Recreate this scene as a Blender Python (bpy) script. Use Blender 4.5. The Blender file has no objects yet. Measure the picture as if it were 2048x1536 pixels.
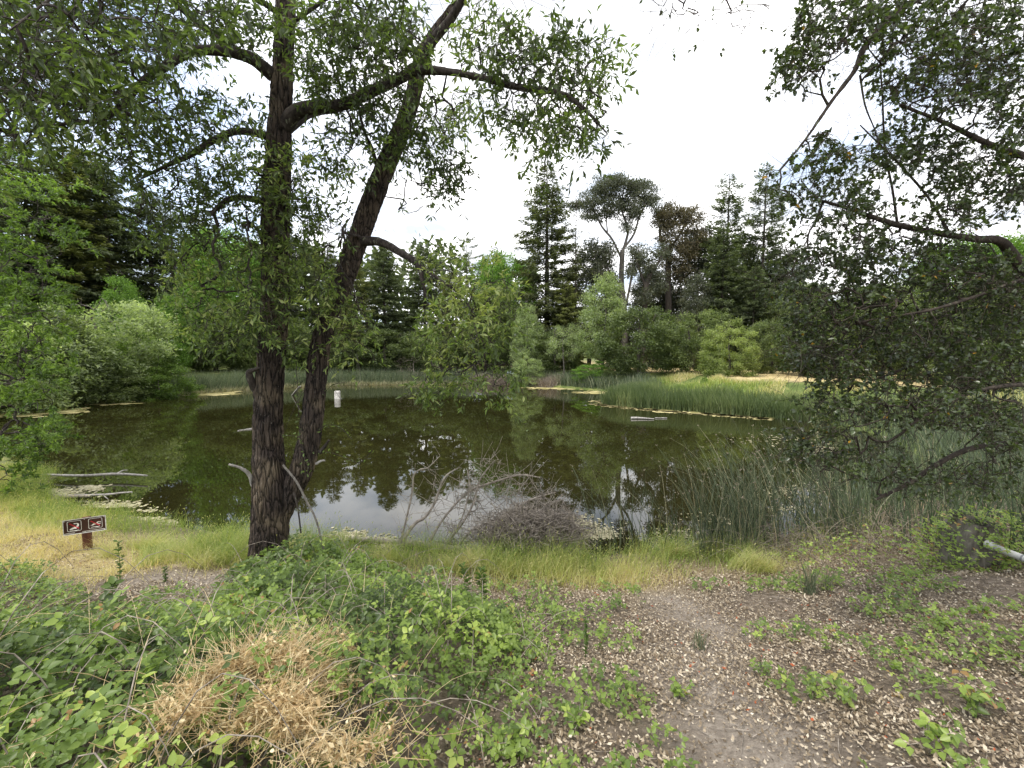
import bpy, math, time
import numpy as np
from mathutils import Matrix, Vector
T0 = time.time()
# ------------------------------------------------------------------ camera, sky, sun, exposure
sc = bpy.context.scene
C = bpy.context.collection
EYE = np.array([0.0, 0.0, 3.2])
FPX = 860.0
PITCH = math.atan(56 / FPX)
cam = bpy.data.cameras.new('camera')
cam.lens = 36 * FPX / 2048
cam.clip_start = 0.05
cam.clip_end = 3000
co = bpy.data.objects.new('camera', cam)
C.objects.link(co)
co.location = EYE
co.rotation_euler = (math.pi / 2 - PITCH, 0, 0)
sc.camera = co

world = bpy.data.worlds.new('World')
sc.world = world
world.use_nodes = True
wn, wl = world.node_tree.nodes, world.node_tree.links
wn.clear()
SUN_EL, SUN_AZ = math.radians(58), math.radians(-125)   # sun above and behind the camera, to the left
out = wn.new('ShaderNodeOutputWorld')
bg = wn.new('ShaderNodeBackground')
bg.inputs['Strength'].default_value = 0.085
sky = wn.new('ShaderNodeTexSky')
sky.sky_type = 'NISHITA'
sky.sun_disc = False
sky.sun_elevation = SUN_EL
sky.sun_rotation = SUN_AZ
sky.air_density = 1.0
sky.dust_density = 1.5
tc = wn.new('ShaderNodeTexCoord')
sep = wn.new('ShaderNodeSeparateXYZ')
wl.new(tc.outputs['Generated'], sep.inputs[0])
def wmath(op, a, b=None):
    n = wn.new('ShaderNodeMath'); n.operation = op
    for i, v in enumerate((a, b)):
        if v is None: continue
        if isinstance(v, (int, float)): n.inputs[i].default_value = v
        else: wl.new(v, n.inputs[i])
    return n.outputs[0]
zz = wmath('ADD', wmath('MAXIMUM', sep.outputs[2], 0.0), 0.18)
cmb = wn.new('ShaderNodeCombineXYZ')
wl.new(wmath('DIVIDE', sep.outputs[0], zz), cmb.inputs[0])
wl.new(wmath('DIVIDE', sep.outputs[1], zz), cmb.inputs[1])
cn = wn.new('ShaderNodeTexNoise')
cn.inputs['Scale'].default_value = 1.1
cn.inputs['Detail'].default_value = 7
cn.inputs['Roughness'].default_value = 0.55
cn.inputs['Distortion'].default_value = 0.3
wl.new(cmb.outputs[0], cn.inputs['Vector'])
# thinner cloud high up towards the left, thick white cloud elsewhere
thin = wmath('MULTIPLY', wmath('SUBTRACT', wmath('MULTIPLY', sep.outputs[0], -1.0), 0.12), 0.55)
dens = wmath('SUBTRACT', cn.outputs['Fac'], wmath('MAXIMUM', thin, 0.0))
cr = wn.new('ShaderNodeValToRGB')
cr.color_ramp.elements[0].position = 0.24
cr.color_ramp.elements[0].color = (0.4, 0.4, 0.4, 1)
cr.color_ramp.elements[1].position = 0.47
cr.color_ramp.elements[1].color = (1, 1, 1, 1)
wl.new(dens, cr.inputs[0])
cn2 = wn.new('ShaderNodeTexNoise')
cn2.inputs['Scale'].default_value = 2.2
cn2.inputs['Detail'].default_value = 5
wl.new(cmb.outputs[0], cn2.inputs['Vector'])
cc = wn.new('ShaderNodeMixRGB')
cc.inputs[1].default_value = (6.6, 7.2, 8.2, 1)
cc.inputs[2].default_value = (16.6, 16.4, 16.4, 1)
cl2 = wmath('MULTIPLY', wmath('SUBTRACT', cn2.outputs['Fac'], 0.36), 5.0)
cmx = wn.new('ShaderNodeClamp')
wl.new(cl2, cmx.inputs[0])
wl.new(cmx.outputs[0], cc.inputs[0])
blue = wn.new('ShaderNodeMixRGB')
blue.blend_type = 'MULTIPLY'
blue.inputs[0].default_value = 1
blue.inputs[2].default_value = (2.6, 2.6, 2.6, 1)
wl.new(sky.outputs[0], blue.inputs[1])
mx = wn.new('ShaderNodeMixRGB')
wl.new(cr.outputs[0], mx.inputs[0])
wl.new(blue.outputs[0], mx.inputs[1])
wl.new(cc.outputs[0], mx.inputs[2])
wl.new(mx.outputs[0], bg.inputs['Color'])
wl.new(bg.outputs[0], out.inputs[0])

sl = bpy.data.lights.new('sun', 'SUN')
sl.energy = 1.5
sl.angle = math.radians(10)
sl.color = (1.0, 0.95, 0.86)
so = bpy.data.objects.new('sun', sl)
C.objects.link(so)
sd = Vector((math.sin(SUN_AZ) * math.cos(SUN_EL), math.cos(SUN_AZ) * math.cos(SUN_EL), math.sin(SUN_EL)))
so.rotation_euler = sd.to_track_quat('Z', 'Y').to_euler()
so.location = (0, 0, 60)

sc.view_settings.view_transform = 'Standard'
sc.view_settings.look = 'None'
sc.view_settings.exposure = 0.82
sc.view_settings.gamma = 1.0
cy = sc.cycles
cy.max_bounces = 5
cy.diffuse_bounces = 3
cy.glossy_bounces = 2
cy.transmission_bounces = 3
cy.transparent_max_bounces = 4
cy.caustics_reflective = False
cy.caustics_refractive = False
cy.use_denoising = True
try: cy.denoising_prefilter = 'ACCURATE'
except Exception: pass

# ------------------------------------------------------------------ helpers
_f = np.array([0, math.cos(PITCH), -math.sin(PITCH)])
_u = np.array([0, math.sin(PITCH), math.cos(PITCH)])
def ray(px, py):
    return _f + (px - 1024) / FPX * np.array([1.0, 0, 0]) + (768 - py) / FPX * _u
def P(px, py, d):
    "the point seen at that place of the photograph, d metres away along +Y"
    r = ray(px, py)
    return EYE + r * (d / r[1])
def G(px, py, z=0.0):
    r = ray(px, py)
    return EYE + r * ((z - EYE[2]) / r[2])
def project(pts):
    v = pts - EYE
    w = v @ _f
    w = np.where(w < 0.05, 0.05, w)
    return 1024 + v[:, 0] / w * FPX, 768 - (v @ _u) / w * FPX, w
def nrm(v):
    return v / np.maximum(np.linalg.norm(v, axis=-1, keepdims=True), 1e-9)
def rvec(rng, n):
    return nrm(rng.normal(size=(n, 3)))

_lat = {}
def vnoise(p, seed=0):
    "value noise, p (...,2|3), returns 0..1"
    p = np.asarray(p, float)
    if p.shape[-1] == 2: p = np.concatenate([p, np.zeros(p.shape[:-1] + (1,))], -1)
    if seed not in _lat: _lat[seed] = np.random.default_rng(1000 + seed).random((32, 32, 32))
    L = _lat[seed]
    i = np.floor(p).astype(int); f = p - i; f = f * f * (3 - 2 * f)
    i &= 31; j = (i + 1) & 31
    x0, y0, z0 = i[..., 0], i[..., 1], i[..., 2]; x1, y1, z1 = j[..., 0], j[..., 1], j[..., 2]
    fx, fy, fz = f[..., 0], f[..., 1], f[..., 2]
    a = L[x0, y0, z0] * (1 - fx) + L[x1, y0, z0] * fx
    b = L[x0, y1, z0] * (1 - fx) + L[x1, y1, z0] * fx
    c = L[x0, y0, z1] * (1 - fx) + L[x1, y0, z1] * fx
    d = L[x0, y1, z1] * (1 - fx) + L[x1, y1, z1] * fx
    return (a * (1 - fy) + b * fy) * (1 - fz) + (c * (1 - fy) + d * fy) * fz
def fbm(p, seed=0, oct=4):
    s = 0; a = 0.5; t = 0
    for k in range(oct):
        s = s + a * vnoise(np.asarray(p) * 2 ** k + 7.3 * k, seed + k); t += a; a *= 0.5
    return s / t
def sstep(x, a, b):
    t = np.clip((x - a) / (b - a), 0, 1)
    return t * t * (3 - 2 * t)
def poly_sd(poly, X, Y):
    "signed distance to a polygon, positive outside"
    poly = np.asarray(poly, float); n = len(poly)
    d = np.full(X.shape, 1e9); ins = np.zeros(X.shape, bool)
    for i in range(n):
        a, b = poly[i], poly[(i + 1) % n]
        ex, ey = b - a
        wx, wy = X - a[0], Y - a[1]
        t = np.clip((wx * ex + wy * ey) / (ex * ex + ey * ey + 1e-12), 0, 1)
        d = np.minimum(d, np.hypot(wx - ex * t, wy - ey * t))
        cnd = ((a[1] > Y) != (b[1] > Y)) & (X < (b[0] - a[0]) * (Y - a[1]) / (b[1] - a[1] + 1e-12) + a[0])
        ins ^= cnd
    return np.where(ins, -d, d)

class Acc:
    "collects vertices, faces and a random value per piece; builds one mesh"
    def __init__(s): s.v = []; s.t = []; s.q = []; s.r = []; s.n = 0
    def add(s, V, F, R=None):
        V = np.asarray(V, np.float64).reshape(-1, 3); F = np.asarray(F, np.int64)
        (s.t if F.shape[1] == 3 else s.q).append(F + s.n)
        s.v.append(V)
        s.r.append(np.full(len(V), 0.5) if R is None else np.broadcast_to(R, (len(V),)))
        s.n += len(V)
    def mesh(s, name, origin=(0, 0, 0), smooth=False):
        me = bpy.data.meshes.new(name)
        if not s.v: return me
        V = np.concatenate(s.v) - np.asarray(origin, float)
        parts = []; sizes = []
        for L, k in ((s.t, 3), (s.q, 4)):
            if L:
                f = np.concatenate(L); parts.append(f.ravel()); sizes.append(np.full(len(f), k))
        loops = np.concatenate(parts).astype(np.int32); sizes = np.concatenate(sizes)
        me.vertices.add(len(V)); me.vertices.foreach_set('co', V.astype(np.float32).ravel())
        me.loops.add(len(loops)); me.loops.foreach_set('vertex_index', loops)
        me.polygons.add(len(sizes))
        me.polygons.foreach_set('loop_start', (np.cumsum(sizes) - sizes).astype(np.int32))
        me.polygons.foreach_set('loop_total', sizes.astype(np.int32))
        if smooth: me.polygons.foreach_set('use_smooth', np.ones(len(sizes), bool))
        at = me.attributes.new('rnd', 'FLOAT', 'POINT')
        at.data.foreach_set('value', np.concatenate(s.r).astype(np.float32))
        me.update(calc_edges=True)
        return me

def tag(o, label=None, cat=None, group=None, kind=None):
    if label: o['label'] = label
    if cat: o['category'] = cat
    if group: o['group'] = group
    if kind: o['kind'] = kind
    return o
def empty(name, loc=(0, 0, 0)):
    o = bpy.data.objects.new(name, None); o.empty_display_size = 0.2
    C.objects.link(o); o.location = [float(v) for v in loc]
    return o
def link(name, me, mat, parent=None, loc=None):
    if mat is not None and not me.materials: me.materials.append(mat)
    o = bpy.data.objects.new(name, me); C.objects.link(o)
    if parent is not None: o.parent = parent
    if loc is not None: o.location = [float(v) for v in loc]
    return o
def wloc(o):
    p = np.zeros(3)
    while o is not None: p += np.array(o.location); o = o.parent
    return p
def build(name, acc, mat, parent=None, smooth=False):
    return link(name, acc.mesh(name, wloc(parent) if parent else (0, 0, 0), smooth), mat, parent)
def copy_tree(o, parent=None):
    c = o.copy(); C.objects.link(c); c.parent = parent
    for ch in list(o.children): copy_tree(ch, c)
    return c

# leaf templates: (along, across, up) and triangles
DIAMOND = (np.array([[0, 0, 0], [.5, .5, .12], [1, 0, 0], [.5, -.5, .12]]), np.array([[0, 2, 1], [0, 3, 2]]))
OVATE = (np.array([[0, 0, 0], [.28, .42, .1], [.62, .44, .1], [1, 0, -.08], [.62, -.44, .1], [.28, -.42, .1], [.5, 0, 0]]),
         np.array([[0, 6, 1], [1, 6, 2], [2, 6, 3], [3, 6, 4], [4, 6, 5], [5, 6, 0]]))
LANCE = (np.array([[0, 0, 0], [.35, .5, .1], [.7, .36, .04], [1, 0, -.16], [.7, -.36, .04], [.35, -.5, .1]]),
         np.array([[0, 3, 1], [1, 3, 2], [0, 5, 3], [5, 4, 3]]))
OV4 = (np.array([[0, 0, 0], [.3, .5, .1], [.65, .36, .06], [1, 0, -.1], [.65, -.36, .06], [.3, -.5, .1]]), np.array([[0, 3, 1], [1, 3, 2], [0, 5, 3], [5, 4, 3]]))
QUAD = (np.array([[0, -.5, 0], [1, -.35, 0], [1, .35, 0], [0, .5, 0]]), np.array([[0, 1, 2], [0, 2, 3]]))
def scatter(acc, tpl, pos, ax, nm, L, W, R=None):
    "one template copy per row"
    T, F = tpl
    n = len(pos)
    if n == 0: return
    ax = nrm(ax)
    nm = nm - ax * np.sum(nm * ax, 1, keepdims=True)
    nm = nrm(nm)
    sd_ = np.cross(nm, ax)
    L = np.broadcast_to(L, (n,))[:, None, None]; W = np.broadcast_to(W, (n,))[:, None, None]
    V = pos[:, None, :] + T[None, :, 0:1] * L * ax[:, None, :] + T[None, :, 1:2] * W * sd_[:, None, :] + T[None, :, 2:3] * L * nm[:, None, :]
    k = len(T)
    Fa = (F[None] + (np.arange(n) * k)[:, None, None]).reshape(-1, 3)
    if R is None: R = np.full(n, .5)
    acc.add(V.reshape(-1, 3), Fa, np.repeat(R, k))

REF = nrm(np.array([0.31, 0.52, 0.27]))
def frames(t):
    t = nrm(t)
    a = nrm(np.cross(t, REF))
    return a, np.cross(t, a)
def segs(acc, p0, p1, t0, t1, r0, r1, sides=3, R=None):
    "tube pieces, one per row"
    n = len(p0)
    if n == 0: return
    a0, b0 = frames(t0); a1, b1 = frames(t1)
    th = np.arange(sides) * 2 * math.pi / sides
    c, s = np.cos(th)[None, :, None], np.sin(th)[None, :, None]
    r0 = np.broadcast_to(r0, (n,)); r1 = np.broadcast_to(r1, (n,))
    A = p0[:, None] + r0[:, None, None] * (c * a0[:, None] + s * b0[:, None])
    B = p1[:, None] + r1[:, None, None] * (c * a1[:, None] + s * b1[:, None])
    V = np.concatenate([A, B], 1)
    i = np.arange(sides); j = (i + 1) % sides
    F = np.stack([i, j, j + sides, i + sides], 1)
    Fa = (F[None] + (np.arange(n) * 2 * sides)[:, None, None]).reshape(-1, 4)
    acc.add(V.reshape(-1, 3), Fa, None if R is None else np.repeat(R, 2 * sides))
def polys(acc, pts, r0, r1, sides=3, R=None):
    "pts (N,k,3) curved strands"
    n, k = pts.shape[:2]
    tg = np.zeros_like(pts)
    tg[:, 1:-1] = pts[:, 2:] - pts[:, :-2]; tg[:, 0] = pts[:, 1] - pts[:, 0]; tg[:, -1] = pts[:, -1] - pts[:, -2]
    r0 = np.broadcast_to(r0, (n,)); r1 = np.broadcast_to(r1, (n,))
    th = np.arange(sides) * 2 * math.pi / sides
    a, b = frames(tg.reshape(-1, 3)); a = a.reshape(n, k, 3); b = b.reshape(n, k, 3)
    t = np.linspace(0, 1, k)[None, :]
    rad = (r0[:, None] * (1 - t) + r1[:, None] * t)[..., None, None]
    V = pts[:, :, None] + rad * (np.cos(th)[None, None, :, None] * a[:, :, None] + np.sin(th)[None, None, :, None] * b[:, :, None])
    i = np.arange(sides); j = (i + 1) % sides
    F = np.concatenate([np.stack([i + m * sides, j + m * sides, j + (m + 1) * sides, i + (m + 1) * sides], 1) for m in range(k - 1)])
    Fa = (F[None] + (np.arange(n) * k * sides)[:, None, None]).reshape(-1, 4)
    acc.add(V.reshape(-1, 3), Fa, None if R is None else np.repeat(R, k * sides))
def spline(pts, step):
    "Catmull-Rom through rows (x,y,z,r) resampled about every step metres"
    p = np.asarray(pts, float)
    q = np.vstack([2 * p[0] - p[1], p, 2 * p[-1] - p[-2]])
    outp = []
    for i in range(1, len(q) - 2):
        n = max(1, int(np.linalg.norm(q[i + 1, :3] - q[i, :3]) / step))
        t = np.arange(n)[:, None] / n
        a, b, c, d = q[i - 1], q[i], q[i + 1], q[i + 2]
        outp.append(.5 * ((2 * b) + (-a + c) * t + (2 * a - 5 * b + 4 * c - d) * t ** 2 + (-a + 3 * b - 3 * c + d) * t ** 3))
    outp.append(q[-2][None])
    o = np.concatenate(outp); o[:, 3] = np.maximum(o[:, 3], .002)
    return o
def limb(acc, sp, sides=10, rough=0.0, seed=0, cap=True, flute=None, freq=(9.0, 1.6)):
    "a tube along the spline sp (n,4) whose surface is displaced like furrowed bark"
    pts, rad = sp[:, :3], sp[:, 3]
    tg = np.gradient(pts, axis=0); tg = nrm(tg)
    a = np.zeros_like(pts); a[0] = nrm(np.cross(tg[0], REF))
    for i in range(1, len(pts)):
        v = a[i - 1] - tg[i] * np.dot(a[i - 1], tg[i]); a[i] = v / np.linalg.norm(v)
    b = np.cross(tg, a)
    th = np.arange(sides) * 2 * math.pi / sides
    r = np.repeat(rad[:, None], sides, 1)
    arc = np.concatenate([[0], np.cumsum(np.linalg.norm(np.diff(pts, axis=0), axis=1))])
    if rough > 0:
        cyl = np.stack([np.cos(th)[None] * rad[:, None] * freq[0] + 0 * r, np.sin(th)[None] * rad[:, None] * freq[0] + 0 * r, np.repeat(arc[:, None], sides, 1) * freq[1]], -1)
        warp = (vnoise(cyl * 0.7 + 3, seed + 5) - .5)[..., None] * 2.0
        c2 = cyl * 2.2 + warp
        ridge = 1 - np.abs(2 * vnoise(c2, seed) - 1)
        ridge2 = 1 - np.abs(2 * vnoise(c2 * 2.3, seed + 1) - 1)
        low = vnoise(cyl * .25, seed + 2) - .5
        r = r + rough * (0.55 * (0.6 - ridge ** 2) * 1.6 + .4 * (0.5 - ridge2 ** 2) + low * 1.6)
    if flute is not None: r = r * flute(arc[:, None], th[None])
    V = pts[:, None] + r[..., None] * (np.cos(th)[None, :, None] * a[:, None] + np.sin(th)[None, :, None] * b[:, None])
    n = len(pts)
    i = np.arange(sides); j = (i + 1) % sides
    m = (np.arange(n - 1) * sides)[:, None, None]
    F = (np.stack([i, j, j + sides, i + sides], 1)[None] + m).reshape(-1, 4)
    acc.add(V.reshape(-1, 3), F)
    if cap:
        for k_, fl in ((0, True), (n - 1, False)):
            cv = np.vstack([V[k_], pts[k_][None]])
            f = np.stack([i, j, np.full(sides, sides)], 1)
            acc.add(cv, f[:, ::-1] if fl else f)

def grow(rng, limbs, attr, seg=0.15, jit=0.03, droop=0.0, rtip=0.004, pw=0.45, rmax=0.05, maxn=90000, cpull=.35):
    """branches that join each attractor to the nearest wood already there.
    limbs: splines (n,4). returns dict with node arrays (parent < child)"""
    pos = np.zeros((maxn, 3)); par = np.full(maxn, -1); dr = np.zeros((maxn, 3)); islimb = np.zeros(maxn, bool); lr = np.zeros(maxn)
    n = 0
    for L in limbs:
        m = len(L); pos[n:n + m] = L[:, :3]; dr[n:n + m] = nrm(np.gradient(L[:, :3], axis=0)); islimb[n:n + m] = True; lr[n:n + m] = L[:, 3]; n += m
    base = pos[:n].copy()
    dd = np.array([np.min(np.sum((base - a) ** 2, 1)) for a in attr])
    tips = []
    for a in attr[np.argsort(dd)]:
        d2 = np.sum((pos[:n] - a) ** 2, 1)
        i = int(np.argmin(d2)); dist = math.sqrt(d2[i])
        if dist < seg * .5: continue
        k = max(2, int(dist / seg))
        if n + k >= maxn: break
        p0 = pos[i]
        go = a - p0
        d0 = dr[i]
        if islimb[i]:
            d0 = nrm(d0 * 0.6 + rvec(rng, 1)[0] * .8)
        c = p0 + d0 * dist * cpull + go * .25 + np.array([0, 0, -droop * dist * -.5])
        t = (np.arange(1, k + 1) / k)[:, None]
        q = (1 - t) ** 2 * p0 + 2 * t * (1 - t) * c + t * t * a
        q = q + rng.normal(size=q.shape) * jit
        pos[n:n + k] = q
        par[n] = i; par[n + 1:n + k] = np.arange(n, n + k - 1)
        dr[n:n + k] = nrm(np.diff(np.vstack([p0, q]), axis=0))
        n += k
        tips.append(n - 1)
    cnt = np.zeros(n)
    cnt[tips] = 1
    for i in range(n - 1, -1, -1):
        p = par[i]
        if p >= 0: cnt[p] += max(cnt[i], 0)
    for i in tips: cnt[i] = max(cnt[i], 1)
    rad = np.minimum(rtip * np.maximum(cnt, 1) ** pw, rmax)
    rad = np.where(islimb[:n], lr[:n], rad)
    return dict(pos=pos[:n], par=par[:n], dir=dr[:n], limb=islimb[:n], cnt=cnt, rad=rad)
def wood(acc, g, sides=4, minr=0.0):
    i = np.nonzero(g['par'] >= 0)[0]
    i = i[g['rad'][i] >= minr]
    p = g['par'][i]
    onl = g['limb'][p]
    r0 = np.where(onl, np.minimum(g['rad'][i] * 1.5, g['rad'][p]), np.minimum(g['rad'][p], g['rad'][i] * 1.6))
    t0 = np.where(onl[:, None], g['dir'][i], g['dir'][p])
    segs(acc, g['pos'][p], g['pos'][i], t0, g['dir'][i], r0, g['rad'][i], sides)
def ell(rng, n, c, r, shell=0.0):
    "random points in an ellipsoid"
    v = rvec(rng, n) * (rng.random((n, 1)) ** (1 / 3.) * (1 - shell) + shell)
    return np.asarray(c) + v * np.asarray(r)
def pxcl(rng, cl):
    "clusters given as (px, py, rx, ry, depth, half depth, count)"
    o = []
    for px, py, rx, ry, d, rd, n in cl:
        u = rvec(rng, n) * 1.12 * rng.random((n, 1)) ** (1 / 3.0)
        for a in u: o.append(P(px + a[0] * rx, py + a[1] * ry, max(1.2, d + a[2] * rd)))
    return np.array(o)

# ------------------------------------------------------------------ materials
def new_mat(name):
    m = bpy.data.materials.new(name); m.use_nodes = True
    return m, m.node_tree.nodes, m.node_tree.links, m.node_tree.nodes['Principled BSDF']
def ramp(n, l, src, stops):
    r = n.new('ShaderNodeValToRGB')
    e = r.color_ramp.elements
    while len(e) < len(stops): e.new(0.5)
    for k, (p, c) in enumerate(stops): e[k].position = p; e[k].color = (*c, 1)
    l.new(src, r.inputs[0])
    return r.outputs[0]
def leaf_mat(name, stops, transl=0.4, rough=0.5, tboost=(1.35, 1.5, 0.6), noise=0.0, spec=0.4):
    m, n, l, b = new_mat(name)
    at = n.new('ShaderNodeAttribute'); at.attribute_name = 'rnd'
    src = at.outputs['Fac']
    if noise:
        nt = n.new('ShaderNodeTexNoise'); nt.inputs['Scale'].default_value = noise
        g = n.new('ShaderNodeNewGeometry'); l.new(g.outputs['Position'], nt.inputs['Vector'])
        ma = n.new('ShaderNodeMath'); ma.operation = 'MULTIPLY_ADD'
        l.new(nt.outputs['Fac'], ma.inputs[0]); ma.inputs[1].default_value = 1.0
        mb = n.new('ShaderNodeMath'); mb.operation = 'SUBTRACT'; l.new(src, mb.inputs[0]); mb.inputs[1].default_value = 0.5
        l.new(mb.outputs[0], ma.inputs[2]); src = ma.outputs[0]
    col = ramp(n, l, src, stops)
    l.new(col, b.inputs['Base Color'])
    b.inputs['Roughness'].default_value = rough
    b.inputs['Specular IOR Level'].default_value = spec
    tr = n.new('ShaderNodeBsdfTranslucent')
    mu = n.new('ShaderNodeMixRGB'); mu.blend_type = 'MULTIPLY'; mu.inputs[0].default_value = 1
    l.new(col, mu.inputs[1]); mu.inputs[2].default_value = (*tboost, 1)
    l.new(mu.outputs[0], tr.inputs[0])
    ms = n.new('ShaderNodeMixShader'); ms.inputs[0].default_value = transl
    l.new(b.outputs[0], ms.inputs[1]); l.new(tr.outputs[0], ms.inputs[2])
    l.new(ms.outputs[0], n['Material Output'].inputs[0])
    return m
def bark_mat(name, c0, c1, scale=14, stretch=0.22, bump=0.6, lichen=None, rough=0.9, dist=0.02):
    m, n, l, b = new_mat(name)
    g = n.new('ShaderNodeNewGeometry')
    mp = n.new('ShaderNodeMapping'); mp.inputs['Scale'].default_value = (1, 1, stretch)
    l.new(g.outputs['Position'], mp.inputs[0])
    nt = n.new('ShaderNodeTexNoise'); nt.inputs['Scale'].default_value = scale; nt.inputs['Detail'].default_value = 7; nt.inputs['Roughness'].default_value = .65
    l.new(mp.outputs[0], nt.inputs['Vector'])
    col = ramp(n, l, nt.outputs['Fac'], [(.32, c0), (.68, c1)])
    if lichen:
        n2 = n.new('ShaderNodeTexNoise'); n2.inputs['Scale'].default_value = 21; n2.inputs['Detail'].default_value = 5
        mp2 = n.new('ShaderNodeMapping'); mp2.inputs['Scale'].default_value = (1, 1, .5)
        l.new(g.outputs['Position'], mp2.inputs[0]); l.new(mp2.outputs[0], n2.inputs['Vector'])
        r2 = ramp(n, l, n2.outputs['Fac'], [(.60, (0, 0, 0)), (.68, (1, 1, 1))])
        mm = n.new('ShaderNodeMixRGB'); l.new(r2, mm.inputs[0]); l.new(col, mm.inputs[1]); mm.inputs[2].default_value = (*lichen, 1)
        col = mm.outputs[0]
    l.new(col, b.inputs['Base Color'])
    b.inputs['Roughness'].default_value = rough
    b.inputs['Specular IOR Level'].default_value = .2
    bp = n.new('ShaderNodeBump'); bp.inputs['Strength'].default_value = bump; bp.inputs['Distance'].default_value = dist
    l.new(nt.outputs['Fac'], bp.inputs['Height']); l.new(bp.outputs[0], b.inputs['Normal'])
    return m
def furrow_mat(name, c0, c1, fleck, scale=17, stretch=.17, bump=1.0):
    m, n, l, b = new_mat(name)
    g = n.new('ShaderNodeNewGeometry')
    mp = n.new('ShaderNodeMapping'); mp.inputs['Scale'].default_value = (1, 1, stretch); l.new(g.outputs['Position'], mp.inputs[0])
    wn_ = n.new('ShaderNodeTexNoise'); wn_.inputs['Scale'].default_value = 9; wn_.inputs['Detail'].default_value = 4; l.new(mp.outputs[0], wn_.inputs['Vector'])
    ad = n.new('ShaderNodeVectorMath'); ad.operation = 'MULTIPLY_ADD'; l.new(wn_.outputs['Color'], ad.inputs[0]); ad.inputs[1].default_value = (.09, .09, .09); l.new(mp.outputs[0], ad.inputs[2])
    v = n.new('ShaderNodeTexVoronoi'); v.feature = 'DISTANCE_TO_EDGE'; v.inputs['Scale'].default_value = scale; l.new(ad.outputs[0], v.inputs['Vector'])
    hr = ramp(n, l, v.outputs['Distance'], [(.0, (0, 0, 0)), (.22, (1, 1, 1))])
    fn = n.new('ShaderNodeTexNoise'); fn.inputs['Scale'].default_value = 55; fn.inputs['Detail'].default_value = 6; fn.inputs['Roughness'].default_value = .7
    mp2 = n.new('ShaderNodeMapping'); mp2.inputs['Scale'].default_value = (1, 1, .35); l.new(g.outputs['Position'], mp2.inputs[0]); l.new(mp2.outputs[0], fn.inputs['Vector'])
    hm = n.new('ShaderNodeMath'); hm.operation = 'MULTIPLY_ADD'; l.new(fn.outputs['Fac'], hm.inputs[0]); hm.inputs[1].default_value = .8; l.new(hr, hm.inputs[2])
    col = ramp(n, l, hm.outputs[0], [(.35, c0), (1.0, c1)])
    big = n.new('ShaderNodeTexNoise'); big.inputs['Scale'].default_value = 2.6; big.inputs['Detail'].default_value = 4; l.new(g.outputs['Position'], big.inputs['Vector'])
    bm = n.new('ShaderNodeMixRGB'); bm.blend_type = 'MULTIPLY'; bm.inputs[0].default_value = 1; l.new(col, bm.inputs[1]); l.new(ramp(n, l, big.outputs['Fac'], [(.38, (.75, .72, .72)), (.5, (1.1, 1.05, .95)), (.62, (1.9, 1.85, 1.5))]), bm.inputs[2]); col = bm.outputs[0]
    fr = ramp(n, l, fn.outputs['Fac'], [(.60, (0, 0, 0)), (.70, (1, 1, 1))])
    fm = n.new('ShaderNodeMixRGB'); l.new(fr, fm.inputs[0]); l.new(col, fm.inputs[1]); fm.inputs[2].default_value = (*fleck, 1)
    l.new(fm.outputs[0], b.inputs['Base Color']); b.inputs['Roughness'].default_value = .9; b.inputs['Specular IOR Level'].default_value = .2
    bp = n.new('ShaderNodeBump'); bp.inputs['Strength'].default_value = bump; bp.inputs['Distance'].default_value = .035
    l.new(hm.outputs[0], bp.inputs['Height']); l.new(bp.outputs[0], b.inputs['Normal'])
    return m
def plain_mat(name, col, rough=.7, var=0.0, scale=20, spec=.3):
    m, n, l, b = new_mat(name)
    nt = n.new('ShaderNodeTexNoise'); nt.inputs['Scale'].default_value = scale; nt.inputs['Detail'].default_value = 5
    tcn = n.new('ShaderNodeTexCoord'); l.new(tcn.outputs['Object'], nt.inputs['Vector'])
    c0 = tuple(max(0, x * (1 - var)) for x in col); c1 = tuple(x * (1 + var) for x in col)
    l.new(ramp(n, l, nt.outputs['Fac'], [(.3, c0), (.7, c1)]), b.inputs['Base Color'])
    b.inputs['Roughness'].default_value = rough; b.inputs['Specular IOR Level'].default_value = spec
    return m

M = {}
M['hero_leaf'] = leaf_mat('leaf_willow', [(0, (.042, .058, .026)), (.45, (.085, .118, .042)), (.75, (.14, .195, .055)), (.92, (.20, .28, .08)), (1, (.30, .34, .13))], .42, .42)
M['oak_leaf'] = leaf_mat('leaf_oak', [(0, (.032, .044, .022)), (.6, (.075, .105, .036)), (.95, (.14, .19, .055)), (1, (.45, .25, .03))], .36, .3, spec=.6)
M['bay_leaf'] = leaf_mat('leaf_bay', [(0, (.05, .085, .022)), (.5, (.12, .19, .04)), (1, (.26, .36, .09))], .45, .4)
M['hero_bark'] = furrow_mat('bark_furrowed', (.009, .008, .007), (.085, .068, .058), (.24, .22, .19))
M['limb_bark'] = bark_mat('bark_limb', (.015, .012, .011), (.08, .066, .056), 20, .5, .6, lichen=(.2, .21, .14))
M['oak_bark'] = bark_mat('bark_oak', (.022, .018, .014), (.08, .064, .05), 18, .5, .5, lichen=(.14, .15, .09))
M['far_bark'] = bark_mat('bark_far', (.03, .026, .022), (.09, .075, .06), 5, .2, .3)
M['pale_bark'] = bark_mat('bark_pale', (.05, .044, .038), (.19, .17, .145), 3, .2, .3)
M['dead_wood'] = bark_mat('wood_dead', (.11, .092, .072), (.46, .40, .33), 18, .4, .4)
M['grey_wood'] = bark_mat('wood_bleached', (.18, .165, .15), (.5, .47, .43), 16, .4, .4)
M['stick'] = bark_mat('wood_grey_stick', (.06, .052, .045), (.24, .22, .19), 26, .4, .5)
M['redwood'] = leaf_mat('needles_redwood', [(0, (.05, .06, .036)), (.55, (.11, .125, .06)), (1, (.20, .21, .10))], .35, .6)
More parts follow.
